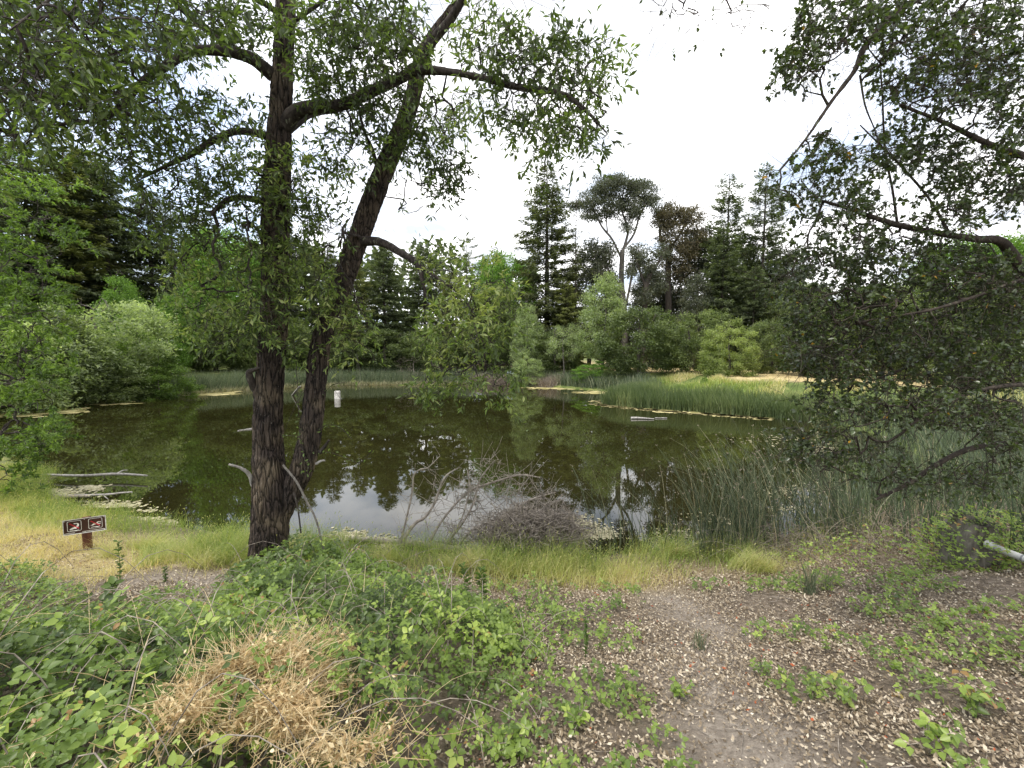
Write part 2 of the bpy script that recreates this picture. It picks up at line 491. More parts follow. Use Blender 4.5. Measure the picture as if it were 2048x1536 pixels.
M['fir'] = leaf_mat('needles_fir', [(0, (.05, .065, .038)), (.55, (.105, .13, .065)), (1, (.19, .22, .105))], .35, .6)
M['olive_fir'] = leaf_mat('needles_olive', [(0, (.09, .10, .04)), (.55, (.19, .21, .075)), (1, (.32, .33, .13))], .35, .6)
M['euc'] = leaf_mat('leaf_eucalyptus', [(0, (.045, .055, .035)), (.6, (.09, .10, .058)), (1, (.17, .17, .095))], .25, .5)
M['euc_brown'] = leaf_mat('leaf_eucalyptus_brown', [(0, (.06, .055, .03)), (.6, (.12, .10, .05)), (1, (.2, .15, .08))], .25, .5)
M['willow_grey'] = leaf_mat('leaf_grey_willow', [(0, (.15, .18, .09)), (.5, (.30, .36, .19)), (1, (.48, .54, .32))], .5, .6)
M['shrub_mid'] = leaf_mat('leaf_shrub_mid', [(0, (.06, .085, .03)), (.5, (.14, .18, .06)), (1, (.27, .31, .12))], .35, .5)
M['shrub_light'] = leaf_mat('leaf_shrub_light', [(0, (.12, .15, .05)), (.5, (.26, .31, .11)), (1, (.42, .46, .19))], .45, .5)
M['shrub_dark'] = leaf_mat('leaf_shrub_dark', [(0, (.05, .068, .026)), (.5, (.105, .14, .048)), (1, (.20, .24, .09))], .35, .5)
M['bright'] = leaf_mat('leaf_bright_green', [(0, (.07, .13, .025)), (.5, (.15, .26, .05)), (1, (.27, .42, .09))], .45, .5)
M['bramble'] = leaf_mat('leaf_bramble', [(0, (.055, .085, .025)), (.4, (.13, .195, .04)), (.75, (.25, .34, .07)), (.96, (.42, .50, .12)), (1, (.34, .20, .08))], .4, .38)
M['ivy'] = leaf_mat('leaf_ivy', [(0, (.028, .055, .018)), (.5, (.055, .11, .026)), (.93, (.09, .18, .035)), (1, (.28, .2, .06))], .35, .42)
M['straw'] = leaf_mat('straw', [(0, (.38, .25, .12)), (.5, (.68, .52, .28)), (1, (.88, .77, .50))], .3, .7, (1.1, 1.05, .8))
M['dead_leaf'] = leaf_mat('leaf_dead', [(0, (.06, .043, .027)), (.35, (.18, .135, .083)), (.75, (.40, .33, .235)), (.97, (.68, .60, .46)), (1, (.36, .09, .03))], .12, .7, (1.1, 1, .8), spec=.3)
M['grass'] = leaf_mat('grass_blades', [(0, (.12, .19, .04)), (.4, (.28, .36, .09)), (.65, (.48, .47, .18)), (1, (.68, .58, .34))], .4, .6, (1.2, 1.2, .6))
M['reed'] = leaf_mat('reed_blue_green', [(0, (.06, .085, .05)), (.5, (.135, .17, .095)), (.8, (.26, .29, .17)), (1, (.44, .38, .24))], .25, .5, (1.1, 1.3, .8))
M['cattail'] = leaf_mat('reed_bright', [(0, (.09, .125, .05)), (.5, (.17, .21, .085)), (.9, (.29, .32, .14)), (1, (.46, .42, .17))], .3, .5, (1.1, 1.3, .7))
M['drytule'] = leaf_mat('reed_dry', [(0, (.13, .10, .085)), (.5, (.27, .225, .18)), (1, (.46, .40, .30))], .2, .7, (1.1, 1, .8))
M['weed'] = leaf_mat('pondweed', [(0, (.20, .18, .08)), (.5, (.36, .32, .18)), (1, (.54, .49, .31))], .1, .6, (1, 1, .8))
M['scum'] = leaf_mat('pond_scum', [(0, (.28, .25, .09)), (.5, (.44, .38, .16)), (1, (.62, .54, .27))], .1, .6, (1, 1, .8))

# ground material
m, n, l, b = new_mat('ground_soil')
M['ground'] = m
g = n.new('ShaderNodeNewGeometry')
def nz(scale, detail=6, rough=.6):
    t = n.new('ShaderNodeTexNoise'); t.inputs['Scale'].default_value = scale; t.inputs['Detail'].default_value = detail; t.inputs['Roughness'].default_value = rough
    l.new(g.outputs['Position'], t.inputs['Vector']); return t.outputs['Fac']
soil = ramp(n, l, nz(14, 9, .75), [(.3, (.06, .048, .034)), (.5, (.17, .135, .10)), (.7, (.36, .30, .23))])
straw = ramp(n, l, nz(3, 9, .7), [(.3, (.30, .22, .10)), (.5, (.50, .39, .19)), (.7, (.66, .55, .31))])
green = ramp(n, l, nz(1.2, 9, .7), [(.3, (.05, .075, .022)), (.5, (.11, .145, .04)), (.72, (.26, .25, .09))])
path = ramp(n, l, nz(16, 10, .75), [(.3, (.15, .125, .10)), (.5, (.30, .255, .205)), (.7, (.48, .42, .35))])
def att(nm):
    a = n.new('ShaderNodeAttribute'); a.attribute_name = nm; return a.outputs['Fac']
def mixc(f, a, b_):
    x = n.new('ShaderNodeMixRGB'); l.new(f, x.inputs[0]); l.new(a, x.inputs[1]); l.new(b_, x.inputs[2]); return x.outputs[0]
c = mixc(att('green'), soil, green)
c = mixc(att('straw'), c, straw)
c = mixc(att('path'), c, path)
l.new(c, b.inputs['Base Color'])
b.inputs['Roughness'].default_value = .95; b.inputs['Specular IOR Level'].default_value = .15
bp = n.new('ShaderNodeBump'); bp.inputs['Strength'].default_value = .9; bp.inputs['Distance'].default_value = .03
l.new(nz(38, 10, .8), bp.inputs['Height']); l.new(bp.outputs[0], b.inputs['Normal'])

# water material
m, n, l, b = new_mat('pond_water')
M['water'] = m
g = n.new('ShaderNodeNewGeometry')
t = n.new('ShaderNodeTexNoise'); t.inputs['Scale'].default_value = .25; t.inputs['Detail'].default_value = 4
l.new(g.outputs['Position'], t.inputs['Vector'])
l.new(ramp(n, l, t.outputs['Fac'], [(.3, (.014, .0135, .004)), (.7, (.022, .0205, .006))]), b.inputs['Base Color'])
b.inputs['Roughness'].default_value = .012; b.inputs['IOR'].default_value = 1.45
mp = n.new('ShaderNodeMapping'); mp.inputs['Scale'].default_value = (1, .55, 1)
l.new(g.outputs['Position'], mp.inputs[0])
t1 = n.new('ShaderNodeTexNoise'); t1.inputs['Scale'].default_value = 1.1; t1.inputs['Detail'].default_value = 3
l.new(mp.outputs[0], t1.inputs['Vector'])
bp = n.new('ShaderNodeBump'); bp.inputs['Strength'].default_value = .10; bp.inputs['Distance'].default_value = .02
l.new(t1.outputs['Fac'], bp.inputs['Height']); l.new(bp.outputs[0], b.inputs['Normal'])

# ------------------------------------------------------------------ terrain
POND = np.array([(-14.5, 12.5), (-12.2, 11.3), (-10.4, 9.6), (-8.7, 8.7), (-6.9, 8.1), (-4.7, 7.35), (-2.7, 7.05), (-1.2, 6.8), (0.0, 6.6), (1.2, 6.6), (2.4, 6.9), (3.8, 7.1),
                 (5.2, 7.6), (6.6, 8.4), (9.0, 9.6), (11.4, 11.0), (12.6, 12.8), (14.8, 17.0), (15.4, 20.5), (13.8, 22.6), (11.0, 24.8), (7.6, 27.2), (6.6, 29.0), (8.6, 31), (9.6, 34.5), (8.6, 38.5), (4.2, 43.6), (1.0, 47), (-4.5, 49),
                 (-11, 49.5), (-18.5, 48.5), (-25, 42), (-27.5, 36), (-29, 31.5), (-32, 29.5), (-36, 27.5), (-34, 23), (-27, 20.5), (-20, 16.5)], float)
def pond_sd(X, Y):
    wob = (fbm(np.stack([X * .5, Y * .5], -1), 3, 3) - .5) * np.clip(np.hypot(X, Y) * .05, .3, 2.0)
    return poly_sd(POND, X, Y) + wob
BRAMB = np.array([(-7.5, 0.6), (-7.5, 2.7), (-5.6, 2.9), (-4.3, 3.1), (-3.6, 3.7), (-3.4, 4.6), (-3.75, 5.5), (-3.9, 6.0), (-2.9, 6.5), (-2.0, 6.2), (-1.3, 5.6), (-.55, 5.0), (.1, 4.4), (.32, 3.5), (.0, 2.8), (-.3, 1.9), (-.4, .6)])
def hgt(X, Y):
    X = np.asarray(X, float); Y = np.asarray(Y, float)
    s = pond_sd(X, Y)
    near = 1 - sstep(Y, 7.5, 16)
    zn = np.where(s > 0, 0.04 + .151 * np.clip(s, 0, 9) ** 1.25 + .02 * np.maximum(s - 9, 0), 0)
    zf = .12 + 1.45 * sstep(s, 0, 7.5)
    back = np.maximum(0, Y - 62)
    zf = zf + .04 * back * (Y < 1e9) + 0.16 * np.maximum(0, -X - 36) * sstep(Y, 20, 40)
    zf = np.minimum(zf, 16 + 0 * zf)
    z = zn * near + zf * (1 - near)
    z = z + (fbm(np.stack([X * .9, Y * .9], -1), 9, 4) - .5) * np.clip(s, 0, 1) * .28
    z = z - .16 * np.exp(-((X + 6.3) ** 2 + (Y - 6.3) ** 2) / .5)
    z = np.where(s > 0, np.maximum(z, .03), np.maximum(-1.2, s * .6) - .03)
    return z
xs = np.concatenate([-np.geomspace(24, 900, 50)[::-1], np.linspace(-24, 24, 220)[1:-1], np.geomspace(24, 900, 50)])
ys = np.concatenate([np.linspace(-14, 0, 18)[:-1], np.linspace(0, 12, 100)[:-1], np.linspace(12, 60, 90)[:-1], np.geomspace(60, 1400, 45)])
GX, GY = np.meshgrid(xs, ys)
GZ = hgt(GX, GY)
acc = Acc()
nx, ny = len(xs), len(ys)
ii = np.arange(nx - 1)[None] + (np.arange(ny - 1) * nx)[:, None]
F = np.stack([ii, ii + 1, ii + nx + 1, ii + nx], -1).reshape(-1, 4)
acc.add(np.stack([GX, GY, GZ], -1).reshape(-1, 3), F)
gme = acc.mesh('ground', smooth=True)
S = pond_sd(GX, GY)
N1 = fbm(np.stack([GX * .8, GY * .8], -1), 20, 4)
# the trodden dirt path towards the camera on the right, the bare patch by the tree, the far dry track
PATHPTS = [(1.9, 5.0), (2.05, 4.0), (1.5, 3.3), (1.35, 2.6), (1.3, 1.2)]
def path_d(X, Y, pts=PATHPTS):
    d = np.full(np.shape(X), 1e9)
    for a, b_ in zip(pts[:-1], pts[1:]):
        e = np.subtract(b_, a); t = np.clip(((X - a[0]) * e[0] + (Y - a[1]) * e[1]) / (e @ e), 0, 1)
        d = np.minimum(d, np.hypot(X - a[0] - e[0] * t, Y - a[1] - e[1] * t))
    return d
PA = np.clip(1 - path_d(GX, GY) / .55 + (N1 - .5), 0, 1)
bare = np.clip(1.3 - np.hypot((GX + 4.25) / .9, (GY - 5.25) / .55) + (N1 - .5) * 1.5, 0, 1)
PA = np.maximum(PA, bare)
far = sstep(GY, 9, 14)
ST = np.clip((sstep(S, 6.5, 8.5) - sstep(S, 22, 40)) * sstep(GY, 18, 24) * (GX > -10) * 1.1, 0, 1)
ST = np.maximum(ST, (1 - far) * np.clip(1 - np.abs(S - 1.0) / .9, 0, 1) * np.clip(N1 * 1.6 - .35, 0, 1))
ST = np.maximum(ST, (1 - far) * np.clip(1.4 - np.hypot((GX + 6.1) / 1.8, (GY - 6.2) / .9), 0, 1) * .8)
GR = np.clip(far * (1 - ST) * 1.0, 0, 1)
GR = np.maximum(GR, (1 - far) * (GX < -2) * np.clip(N1 * 2 - .75, 0, .8))
for nm_, arr in (('path', PA), ('straw', ST), ('green', GR)):
    a_ = gme.attributes.new(nm_, 'FLOAT', 'POINT'); a_.data.foreach_set('value', arr.astype(np.float32).ravel())
ground = tag(link('ground', gme, M['ground']), kind='structure')
acc = Acc()
acc.add([(-60, 5.2, 0), (40, 5.2, 0), (40, 62, 0), (-60, 62, 0)], [[0, 1, 2, 3]])
tag(build('water', acc, M['water']), kind='structure')
print('terrain', round(time.time() - T0, 1))

# ------------------------------------------------------------------ the near trees
def leafy(rng, g, acc_w, L, W, per=6, tl=(.12, .28), cmax=4, tw=.0022, droop=.25, prob=.8, spread=1.0, tsides=3, lfrac=(.15, 1)):
    "twiglets with leaves from the thin branches; returns leaf rows"
    i = np.nonzero((~g['limb']) & (g['cnt'] <= cmax))[0]
    i = i[rng.random(len(i)) < prob]
    n = len(i)
    D = nrm(g['dir'][i] * .55 + rvec(rng, n) * spread + np.array([0, 0, -droop]))
    ln = rng.uniform(*tl, n)
    p0 = g['pos'][i]; p1 = p0 + D * ln[:, None] * .5 + rvec(rng, n) * .012; p2 = p0 + D * ln[:, None] + np.array([0, 0, -1.]) * (droop * ln * .3)[:, None]
    polys(acc_w, np.stack([p0, p1, p2], 1), tw, tw * .5, tsides)
    k = per
    t = rng.uniform(*lfrac, (n, k))
    base = p0[:, None] + (p2 - p0)[:, None] * t[..., None]
    ax = nrm(D[:, None] * .7 + rvec(rng, n * k).reshape(n, k, 3) * .95 + np.array([0, 0, -droop * .8]))
    nm_ = nrm(rvec(rng, n * k).reshape(n, k, 3) * .8 + np.array([0, 0, .9]))
    N = n * k
    return dict(pos=base.reshape(-1, 3), ax=ax.reshape(-1, 3), nm=nm_.reshape(-1, 3), L=L * rng.uniform(.6, 1.35, N), W=W * rng.uniform(.7, 1.3, N), R=np.clip(rng.normal(.45, .22, N), 0, 1))
def build_leaves(lv, tpl, mat, parent, nparts=300, name='leaf', mass='foliage', mtpl=None):
    "the leaves that show largest are parts of their own, the rest one part of kind stuff"
    px, py, w = project(lv['pos'])
    size = lv['L'] / w * ((px > 0) & (px < 2048) & (py > 0) & (py < 1536) & ((lv['pos'] - EYE) @ _f > .3))
    order = np.argsort(-size)
    top, rest = order[:nparts], order[nparts:]
    a = Acc()
    scatter(a, mtpl or tpl, *[lv[k][rest] for k in ('pos', 'ax', 'nm', 'L', 'W', 'R')])
    o = build(mass, a, mat, parent); o['kind'] = 'stuff'
    base = wloc(parent)
    ms = []
    for q in range(5):
        a = Acc(); a.add(tpl[0], tpl[1], .15 + .18 * q); me = a.mesh(name); me.materials.append(mat); ms.append(me)
    for i in top:
        ax = nrm(lv['ax'][i]); nm_ = lv['nm'][i]; nm_ = nrm(nm_ - ax * (nm_ @ ax)); s_ = np.cross(nm_, ax)
        o = bpy.data.objects.new(name, ms[min(4, int(lv['R'][i] * 5))]); C.objects.link(o); o.parent = parent
        mt = np.eye(4); mt[:3, 0] = ax * lv['L'][i]; mt[:3, 1] = s_ * lv['W'][i]; mt[:3, 2] = nm_ * lv['L'][i]; mt[:3, 3] = lv['pos'][i] - base
        o.matrix_basis = Matrix(mt.tolist())
def L3(rows, step=.1):
    "rows (px, py, depth, width in photo pixels) -> spline of points with radii"
    return spline([(*P(a, b_, d), w / 2 * d / FPX) for a, b_, d, w in rows], step)

# --- hero: twin stemmed willow
rng = np.random.default_rng(11)
hb = P(540, 1140, 6.1)
hz = float(hgt(hb[0], 6.1))
hero = empty('willow_tree', (hb[0], 6.1, hz))
tag(hero, 'big two-stemmed tree with deeply furrowed dark bark standing in the brambles on the near bank', 'tree')
A_ = L3([(536, 1185, 6.1, 112), (538, 1120, 6.1, 92), (541, 1040, 6.12, 84), (540, 960, 6.15, 74), (536, 880, 6.2, 66), (538, 800, 6.2, 63), (545, 700, 6.2, 60), (551, 600, 6.2, 58), (551, 500, 6.2, 58), (552, 400, 6.15, 57), (557, 300, 6.1, 52), (562, 200, 6.05, 46), (567, 100, 6.0, 42), (572, 0, 5.95, 39), (578, -120, 5.9, 35), (580, -300, 5.8, 26), (590, -480, 5.7, 14)], .035)
B_ = L3([(546, 1120, 6.2, 44), (560, 1040, 6.2, 50), (582, 985, 6.22, 55), (606, 930, 6.25, 56), (622, 860, 6.3, 52), (631, 780, 6.35, 49), (640, 700, 6.4, 47), (660, 620, 6.45, 46), (694, 540, 6.5, 48), (726, 450, 6.5, 44), (762, 355, 6.5, 42), (798, 270, 6.45, 38), (824, 200, 6.4, 32), (846, 110, 6.3, 26), (890, 40, 6.2, 22), (940, -30, 6.1, 18), (1010, -130, 6.0, 12), (1080, -240, 6, 7)], .035)
A_[:, 3] *= .80; B_[:, 3] *= .78
a = Acc(); limb(a, A_, 150, .03, 40, freq=(16, 2.2)); build('trunk', a, M['hero_bark'], hero, True)
a = Acc(); limb(a, B_, 120, .026, 50, freq=(16, 2.2)); build('trunk', a, M['hero_bark'], hero, True)
C_ = L3([(563, 262, 6.08, 30), (590, 226, 6.0, 27), (630, 214, 5.9, 24), (685, 209, 5.8, 22), (740, 184, 5.7, 20), (790, 162, 5.6, 18), (835, 141, 5.5, 17), (890, 143, 5.4, 13), (960, 155, 5.3, 12), (1040, 175, 5.2, 11), (1120, 187, 5.1, 8), (1170, 220, 5.0, 6), (1215, 268, 5.0, 3)], .04)
C2 = L3([(835, 141, 5.5, 15), (855, 95, 5.4, 15), (900, 40, 5.2, 14), (935, -20, 5.0, 12), (980, -90, 4.8, 9)], .04)
D_ = L3([(545, 150, 6.0, 26), (505, 118, 5.8, 22), (460, 104, 5.6, 20), (420, 100, 5.4, 18), (380, 104, 5.2, 17), (335, 130, 5.0, 15), (285, 165, 4.9, 13), (240, 215, 4.8, 12), (200, 240, 4.7, 10), (130, 248, 4.6, 8), (30, 268, 4.5, 5), (-60, 290, 4.4, 3)], .04)
D2 = L3([(535, 140, 6.0, 18), (480, 105, 6.0, 15), (430, 72, 5.9, 13), (400, 50, 5.8, 11), (340, 0, 5.6, 9), (260, -60, 5.4, 6)], .05)
E_ = L3([(545, 275, 6.1, 16), (505, 265, 6.0, 14), (465, 264, 5.9, 12), (420, 285, 5.7, 11), (375, 313, 5.5, 9), (325, 335, 5.4, 7), (275, 362, 5.3, 4)], .05)
F_ = L3([(535, 405, 6.1, 12), (490, 396, 5.9, 10), (455, 400, 5.7, 8), (420, 430, 5.5, 5)], .05)
G_ = L3([(715, 482, 6.5, 20), (760, 484, 6.3, 15), (800, 505, 6.1, 13), (835, 528, 5.9, 12), (845, 560, 5.8, 8), (852, 592, 5.8, 4)], .04)
H_ = L3([(835, 528, 5.9, 9), (880, 560, 5.7, 6), (930, 600, 5.6, 4), (965, 680, 5.5, 4), (970, 720, 5.5, 3)], .05)
I_ = L3([(570, 262, 6.15, 18), (620, 226, 6.5, 15), (680, 215, 6.9, 11), (720, 180, 7.2, 6)], .05)
J_ = L3([(760, 360, 6.5, 9), (745, 300, 6.2, 7), (725, 250, 6.0, 5), (700, 120, 5.8, 4)], .05)
K_ = L3([(563, 60, 6.0, 10), (620, 20, 5.7, 8), (700, -30, 5.4, 6), (820, -60, 4.8, 5), (950, -40, 4.0, 4), (1060, -20, 3.2, 3)], .06)
K2 = L3([(563, 30, 6.0, 12), (450, -40, 5.2, 9), (300, -60, 4.4, 7), (150, -30, 3.8, 5), (20, 60, 3.4, 3)], .06)
for q, L_ in enumerate((C_, C2, D_, D2, E_, F_, G_, I_)):
    a = Acc(); limb(a, L_, 28, .008, 60 + q, freq=(14, 4)); build('limb', a, M['limb_bark'], hero, True)
# snapped branch stubs low on the stems
for q, rows in enumerate(([(508, 975, 6.1, 9), (499, 950, 6.0, 8), (482, 936, 5.9, 6), (458, 929, 5.8, 4)],
                          [(508, 858, 6.15, 6), (490, 860, 6.1, 4), (476, 862, 6.0, 3)],
                          [(512, 780, 6.15, 16), (503, 762, 6.05, 14), (498, 745, 6.0, 12), (512, 738, 6.0, 6), (520, 735, 6, 4)],
                          [(632, 928, 6.2, 5), (642, 922, 6.2, 4), (650, 921, 6.2, 2)],
                          [(640, 905, 6.2, 8), (652, 890, 6.15, 6), (658, 880, 6.1, 4)])):
    a = Acc(); limb(a, L3(rows, .02), 10, .006, 80 + q, freq=(20, 6)); build('broken_stub', a, M['grey_wood'] if q in (0, 1, 3) else M['limb_bark'], hero, True)
cl = [(380, 400, 90, 50, 5.6, .5, 40), (330, 450, 80, 50, 5.6, .5, 34), (470, 440, 60, 50, 5.7, .4, 34), (390, 520, 70, 60, 5.6, .4, 36), (90, 60, 170, 110, 4.6, 1.2, 190), (270, 50, 150, 90, 4.9, 1.1, 120), (60, 190, 130, 90, 4.6, 1.0, 120), (190, 170, 110, 70, 4.7, .9, 90), (-60, 240, 90, 120, 4.4, .8, 30), (300, 235, 120, 60, 5.1, .8, 60),
      (400, 40, 90, 60, 5.2, .8, 55), (480, 60, 60, 60, 5.6, .6, 22), (430, 215, 80, 55, 5.5, .6, 38), (330, 330, 110, 60, 5.3, .7, 45), (470, 330, 80, 70, 5.7, .6, 62), (240, 310, 70, 50, 5.0, .6, 18),
      (560, 400, 75, 120, 5.8, .4, 105), (610, 500, 90, 110, 5.9, .5, 130), (470, 530, 80, 80, 5.7, .5, 62), (440, 640, 80, 60, 5.6, .5, 52), (520, 630, 50, 60, 5.6, .4, 42), (660, 590, 60, 60, 6.0, .4, 45), (700, 640, 40, 40, 6, .4, 20),
      (660, 60, 90, 70, 5.5, .8, 75), (740, 40, 100, 60, 5.3, .8, 95), (790, 110, 80, 60, 5.4, .6, 75), (700, 170, 90, 60, 5.7, .6, 70), (640, 150, 50, 50, 5.8, .5, 26), (760, 240, 90, 60, 5.9, .6, 62), (690, 300, 70, 60, 6.0, .6, 46), (850, 250, 70, 70, 5.8, .6, 62), (880, 330, 55, 60, 5.9, .5, 50), (820, 400, 40, 30, 6.1, .3, 10),
      (960, 70, 80, 70, 5.2, .6, 40), (930, 210, 70, 40, 5.3, .5, 34), (1020, 120, 80, 50, 5.1, .5, 55), (1110, 110, 80, 60, 5.0, .5, 62), (1150, 190, 70, 60, 5.0, .5, 60), (1080, 240, 70, 50, 5.1, .5, 46), (1170, 270, 50, 45, 5.0, .4, 28), (1070, 320, 22, 45, 5.1, .3, 12), (1030, 210, 40, 30, 5.1, .3, 16), (1200, 120, 40, 60, 5.0, .3, 14),
      (600, 690, 40, 30, 6.1, .3, 8), (700, 700, 40, 30, 6, .3, 6),
      (930, 590, 85, 65, 5.6, .5, 75), (960, 650, 70, 60, 5.5, .5, 70), (870, 640, 30, 50, 5.7, .4, 20), (900, 740, 65, 40, 5.5, .4, 42), (980, 740, 60, 40, 5.5, .4, 38), (870, 520, 50, 30, 5.9, .4, 22), (1000, 600, 30, 60, 5.5, .3, 24), (860, 785, 20, 20, 5.5, .2, 6), (1010, 795, 18, 14, 5.5, .2, 5),
      (700, -70, 300, 60, 5.0, 1.2, 60), (250, -80, 350, 60, 4.6, 1.2, 60)]
att_ = pxcl(rng, [(*c_[:6], int(c_[6] * (1.6 if c_[0] < 420 and c_[1] < 260 else 1.35))) for c_ in cl])
hl = [C_, C2, D_, D2, E_, F_, G_, H_, I_, J_, K_, K2, A_[::5][36:], B_[::5][27:]]
hg = grow(rng, hl, att_, .15, .022, 0, .0026, .46, .03)
a = Acc(); wood(a, hg, 3)
for L_ in (H_, J_, K_, K2): limb(a, L_, 8, 0)
lv = leafy(rng, hg, a, .092, .030, 9, (.14, .44), 3, .0022, .35, 1.0)
# epicormic sprouts and hanging dead twigs along the stems
st = np.concatenate([A_[70::6, :3], B_[60::6, :3]])
st = st[(st[:, 2] > 2.9)]
k = 260
i = rng.integers(0, len(st), k)
p0 = st[i]; d = nrm(rvec(rng, k) * (1, 1, .5) + np.array([0, -.3, 0])); ln = rng.uniform(.25, .8, k)
t = np.linspace(0, 1, 6)[None, :, None]
pt = p0[:, None] + d[:, None] * t * ln[:, None, None] + np.array([0, 0, -1.]) * (t ** 2 * ln[:, None, None] * .5) + rng.normal(size=(k, 6, 3)) * .015
polys(a, pt, .004, .0012, 3)
k = 2300
i = rng.integers(0, len(hg['pos']), k); p0 = hg['pos'][i]; d = nrm(rvec(rng, k) + np.array([0, 0, -.25])); ln = rng.uniform(.15, .6, k); t = np.linspace(0, 1, 4)[None, :, None]
polys(a, p0[:, None] + d[:, None] * t * ln[:, None, None] + rvec(rng, k)[:, None] * t * t * .09, .0032, .0012, 3)
b_ = build('twigs', a, M['limb_bark'], hero); b_['kind'] = 'stuff'
# some dimmer, some fresh yellow-green sprays (real differences between sprays)
spray = vnoise(lv['pos'] * 1.6, 33)
lv['R'] = np.clip(lv['R'] + (spray - .5) * .9, 0, 1)
spx, spy, _w = project(lv['pos'])
lv['R'] += np.where((spx > 830) & (spx < 1070) & (spy > 480) & (spy < 830), .17, 0)
low = lv['pos'][:, 2] < 4.6
lv['R'][low] = np.clip(lv['R'][low] + .2, 0, 1)
print('hero leaves', len(lv['L']))
build_leaves(lv, LANCE, M['hero_leaf'], hero, mtpl=DIAMOND)

# small sprouting shoots low on the right stem, a few leaves each
a = Acc()
rows = ([(640, 905, 6.2), (660, 905, 6.1), (690, 915, 6.0), (720, 925, 5.9), (745, 900, 5.9)], [(635, 860, 6.2), (655, 850, 6.1), (680, 855, 6.0), (705, 880, 5.9)], [(645, 790, 6.3), (665, 770, 6.2), (690, 765, 6.1)],
        [(650, 690, 6.3), (700, 680, 6.1), (740, 700, 6.0), (750, 725, 6.0)], [(560, 870, 6.1), (600, 880, 6.0), (612, 950, 5.95), (620, 905, 5.9)], [(575, 620, 6.1), (590, 700, 6.05), (596, 800, 6.0), (600, 880, 6.0)])
lvp = []
for r_ in rows:
    s_ = spline([(*P(*q), .004) for q in r_], .05); limb(a, s_, 5, 0)
    lvp.append(s_[::2, :3])
lvp = np.concatenate(lvp); lvp = np.repeat(lvp, 2, 0); kk = len(lvp)
o = build('shoots', a, M['limb_bark'], hero); o['kind'] = 'stuff'
a = Acc(); scatter(a, OVATE, lvp + rvec(rng, kk) * .03, rvec(rng, kk), rvec(rng, kk), rng.uniform(.03, .06, kk), .028, rng.uniform(.5, .9, kk))
o = build('shoot_foliage', a, M['hero_leaf'], hero); o['kind'] = 'stuff'

# --- right: live oak leaning in from outside the frame
rng = np.random.default_rng(21)
tb = np.array([8.4, 5.6]); tz = float(hgt(*tb))
oak = empty('oak_tree', (tb[0], tb[1], tz))
tag(oak, 'dark small-leaved oak hanging its tangled twigs over the near bank', 'tree')
O0 = spline([(8.4, 5.6, tz - .2, .34), (8.35, 5.55, tz + .8, .27), (8.1, 5.4, tz + 1.8, .24), (7.6, 5.1, tz + 3.0, .2), (7.3, 4.9, tz + 4.6, .13), (7.0, 4.7, tz + 5.8, .07), (6.9, 4.4, tz + 7.0, .02)], .04)
def L4(st_, rows):
    return spline([st_] + [(*P(a, b_, d), w / 2 * d / FPX) for a, b_, d, w in rows], .05)
Q = [L4((8.1, 5.4, tz + 1.8, .15), [(2200, 640, 4.9, 34), (2048, 535, 4.5, 22), (2003, 484, 4.3, 16), (1950, 478, 4.2, 13), (1870, 465, 4.1, 11), (1795, 450, 4.0, 10), (1720, 425, 3.9, 6), (1640, 400, 3.8, 4)]),
     L4((7.6, 5.1, tz + 3.0, .12), [(2200, 100, 4.6, 20), (2048, -60, 4.2, 16), (1900, -30, 4.0, 14), (1800, 20, 3.8, 12), (1735, 85, 3.7, 11), (1710, 140, 3.7, 9), (1665, 200, 3.6, 7), (1610, 280, 3.6, 4), (1560, 340, 3.6, 2.5)]),
     L4((8.1, 5.4, tz + 1.8, .12), [(2200, 880, 4.6, 18), (2048, 886, 4.3, 13), (1950, 895, 4.1, 11), (1880, 925, 4.0, 9), (1820, 965, 3.9, 7), (1750, 1000, 3.8, 4)]),
     L4((8.1, 5.4, tz + 1.8, .13), [(2200, 690, 5.0, 18), (2048, 655, 4.6, 9), (1980, 660, 4.4, 7), (1900, 690, 4.2, 6), (1800, 740, 4.1, 6), (1720, 770, 4.0, 3)]),
     L4((7.6, 5.1, tz + 3.0, .11), [(2150, 340, 4.4, 18), (2048, 312, 4.1, 13), (1970, 285, 4.0, 10), (1900, 250, 3.9, 7), (1800, 210, 3.8, 4)]),
     L4((7.8, 5.2, tz + 2.4, .11), [(2150, 560, 4.2, 14), (2048, 560, 3.8, 8), (1960, 590, 3.6, 6), (1860, 620, 3.5, 5), (1740, 640, 3.5, 3)]),
     L4((7.3, 4.9, tz + 4.6, .09), [(2150, -150, 4.0, 18), (1950, -150, 3.6, 13), (1750, -130, 3.4, 10), (1550, -90, 3.3, 7), (1400, -30, 3.3, 4)]),
     L4((8.1, 5.4, tz + 1.8, .10), [(2150, 790, 4.1, 14), (2040, 770, 3.8, 10), (1930, 790, 3.6, 7), (1820, 850, 3.5, 4)])]
a = Acc(); limb(a, O0, 60, .02, 90); build('trunk', a, M['oak_bark'], oak, True)
for q, L_ in enumerate(Q):
    a = Acc(); limb(a, L_, 16, .005, 95 + q, freq=(16, 5)); build('limb', a, M['oak_bark'], oak, True)
a = Acc()
S1 = [L3([(1795, 450, 4.0, 5), (1785, 380, 3.9, 4), (1770, 300, 3.9, 4), (1765, 200, 3.8, 3), (1760, 120, 3.8, 3)], .05), L3([(1720, 150, 3.7, 4), (1730, 210, 3.7, 3), (1750, 260, 3.7, 2)], .05),
      L3([(1900, 470, 4.1, 6), (1860, 400, 4.0, 4), (1800, 330, 4.0, 4), (1720, 250, 3.9, 2)], .05)]
for L_ in S1: limb(a, L_, 8, 0)
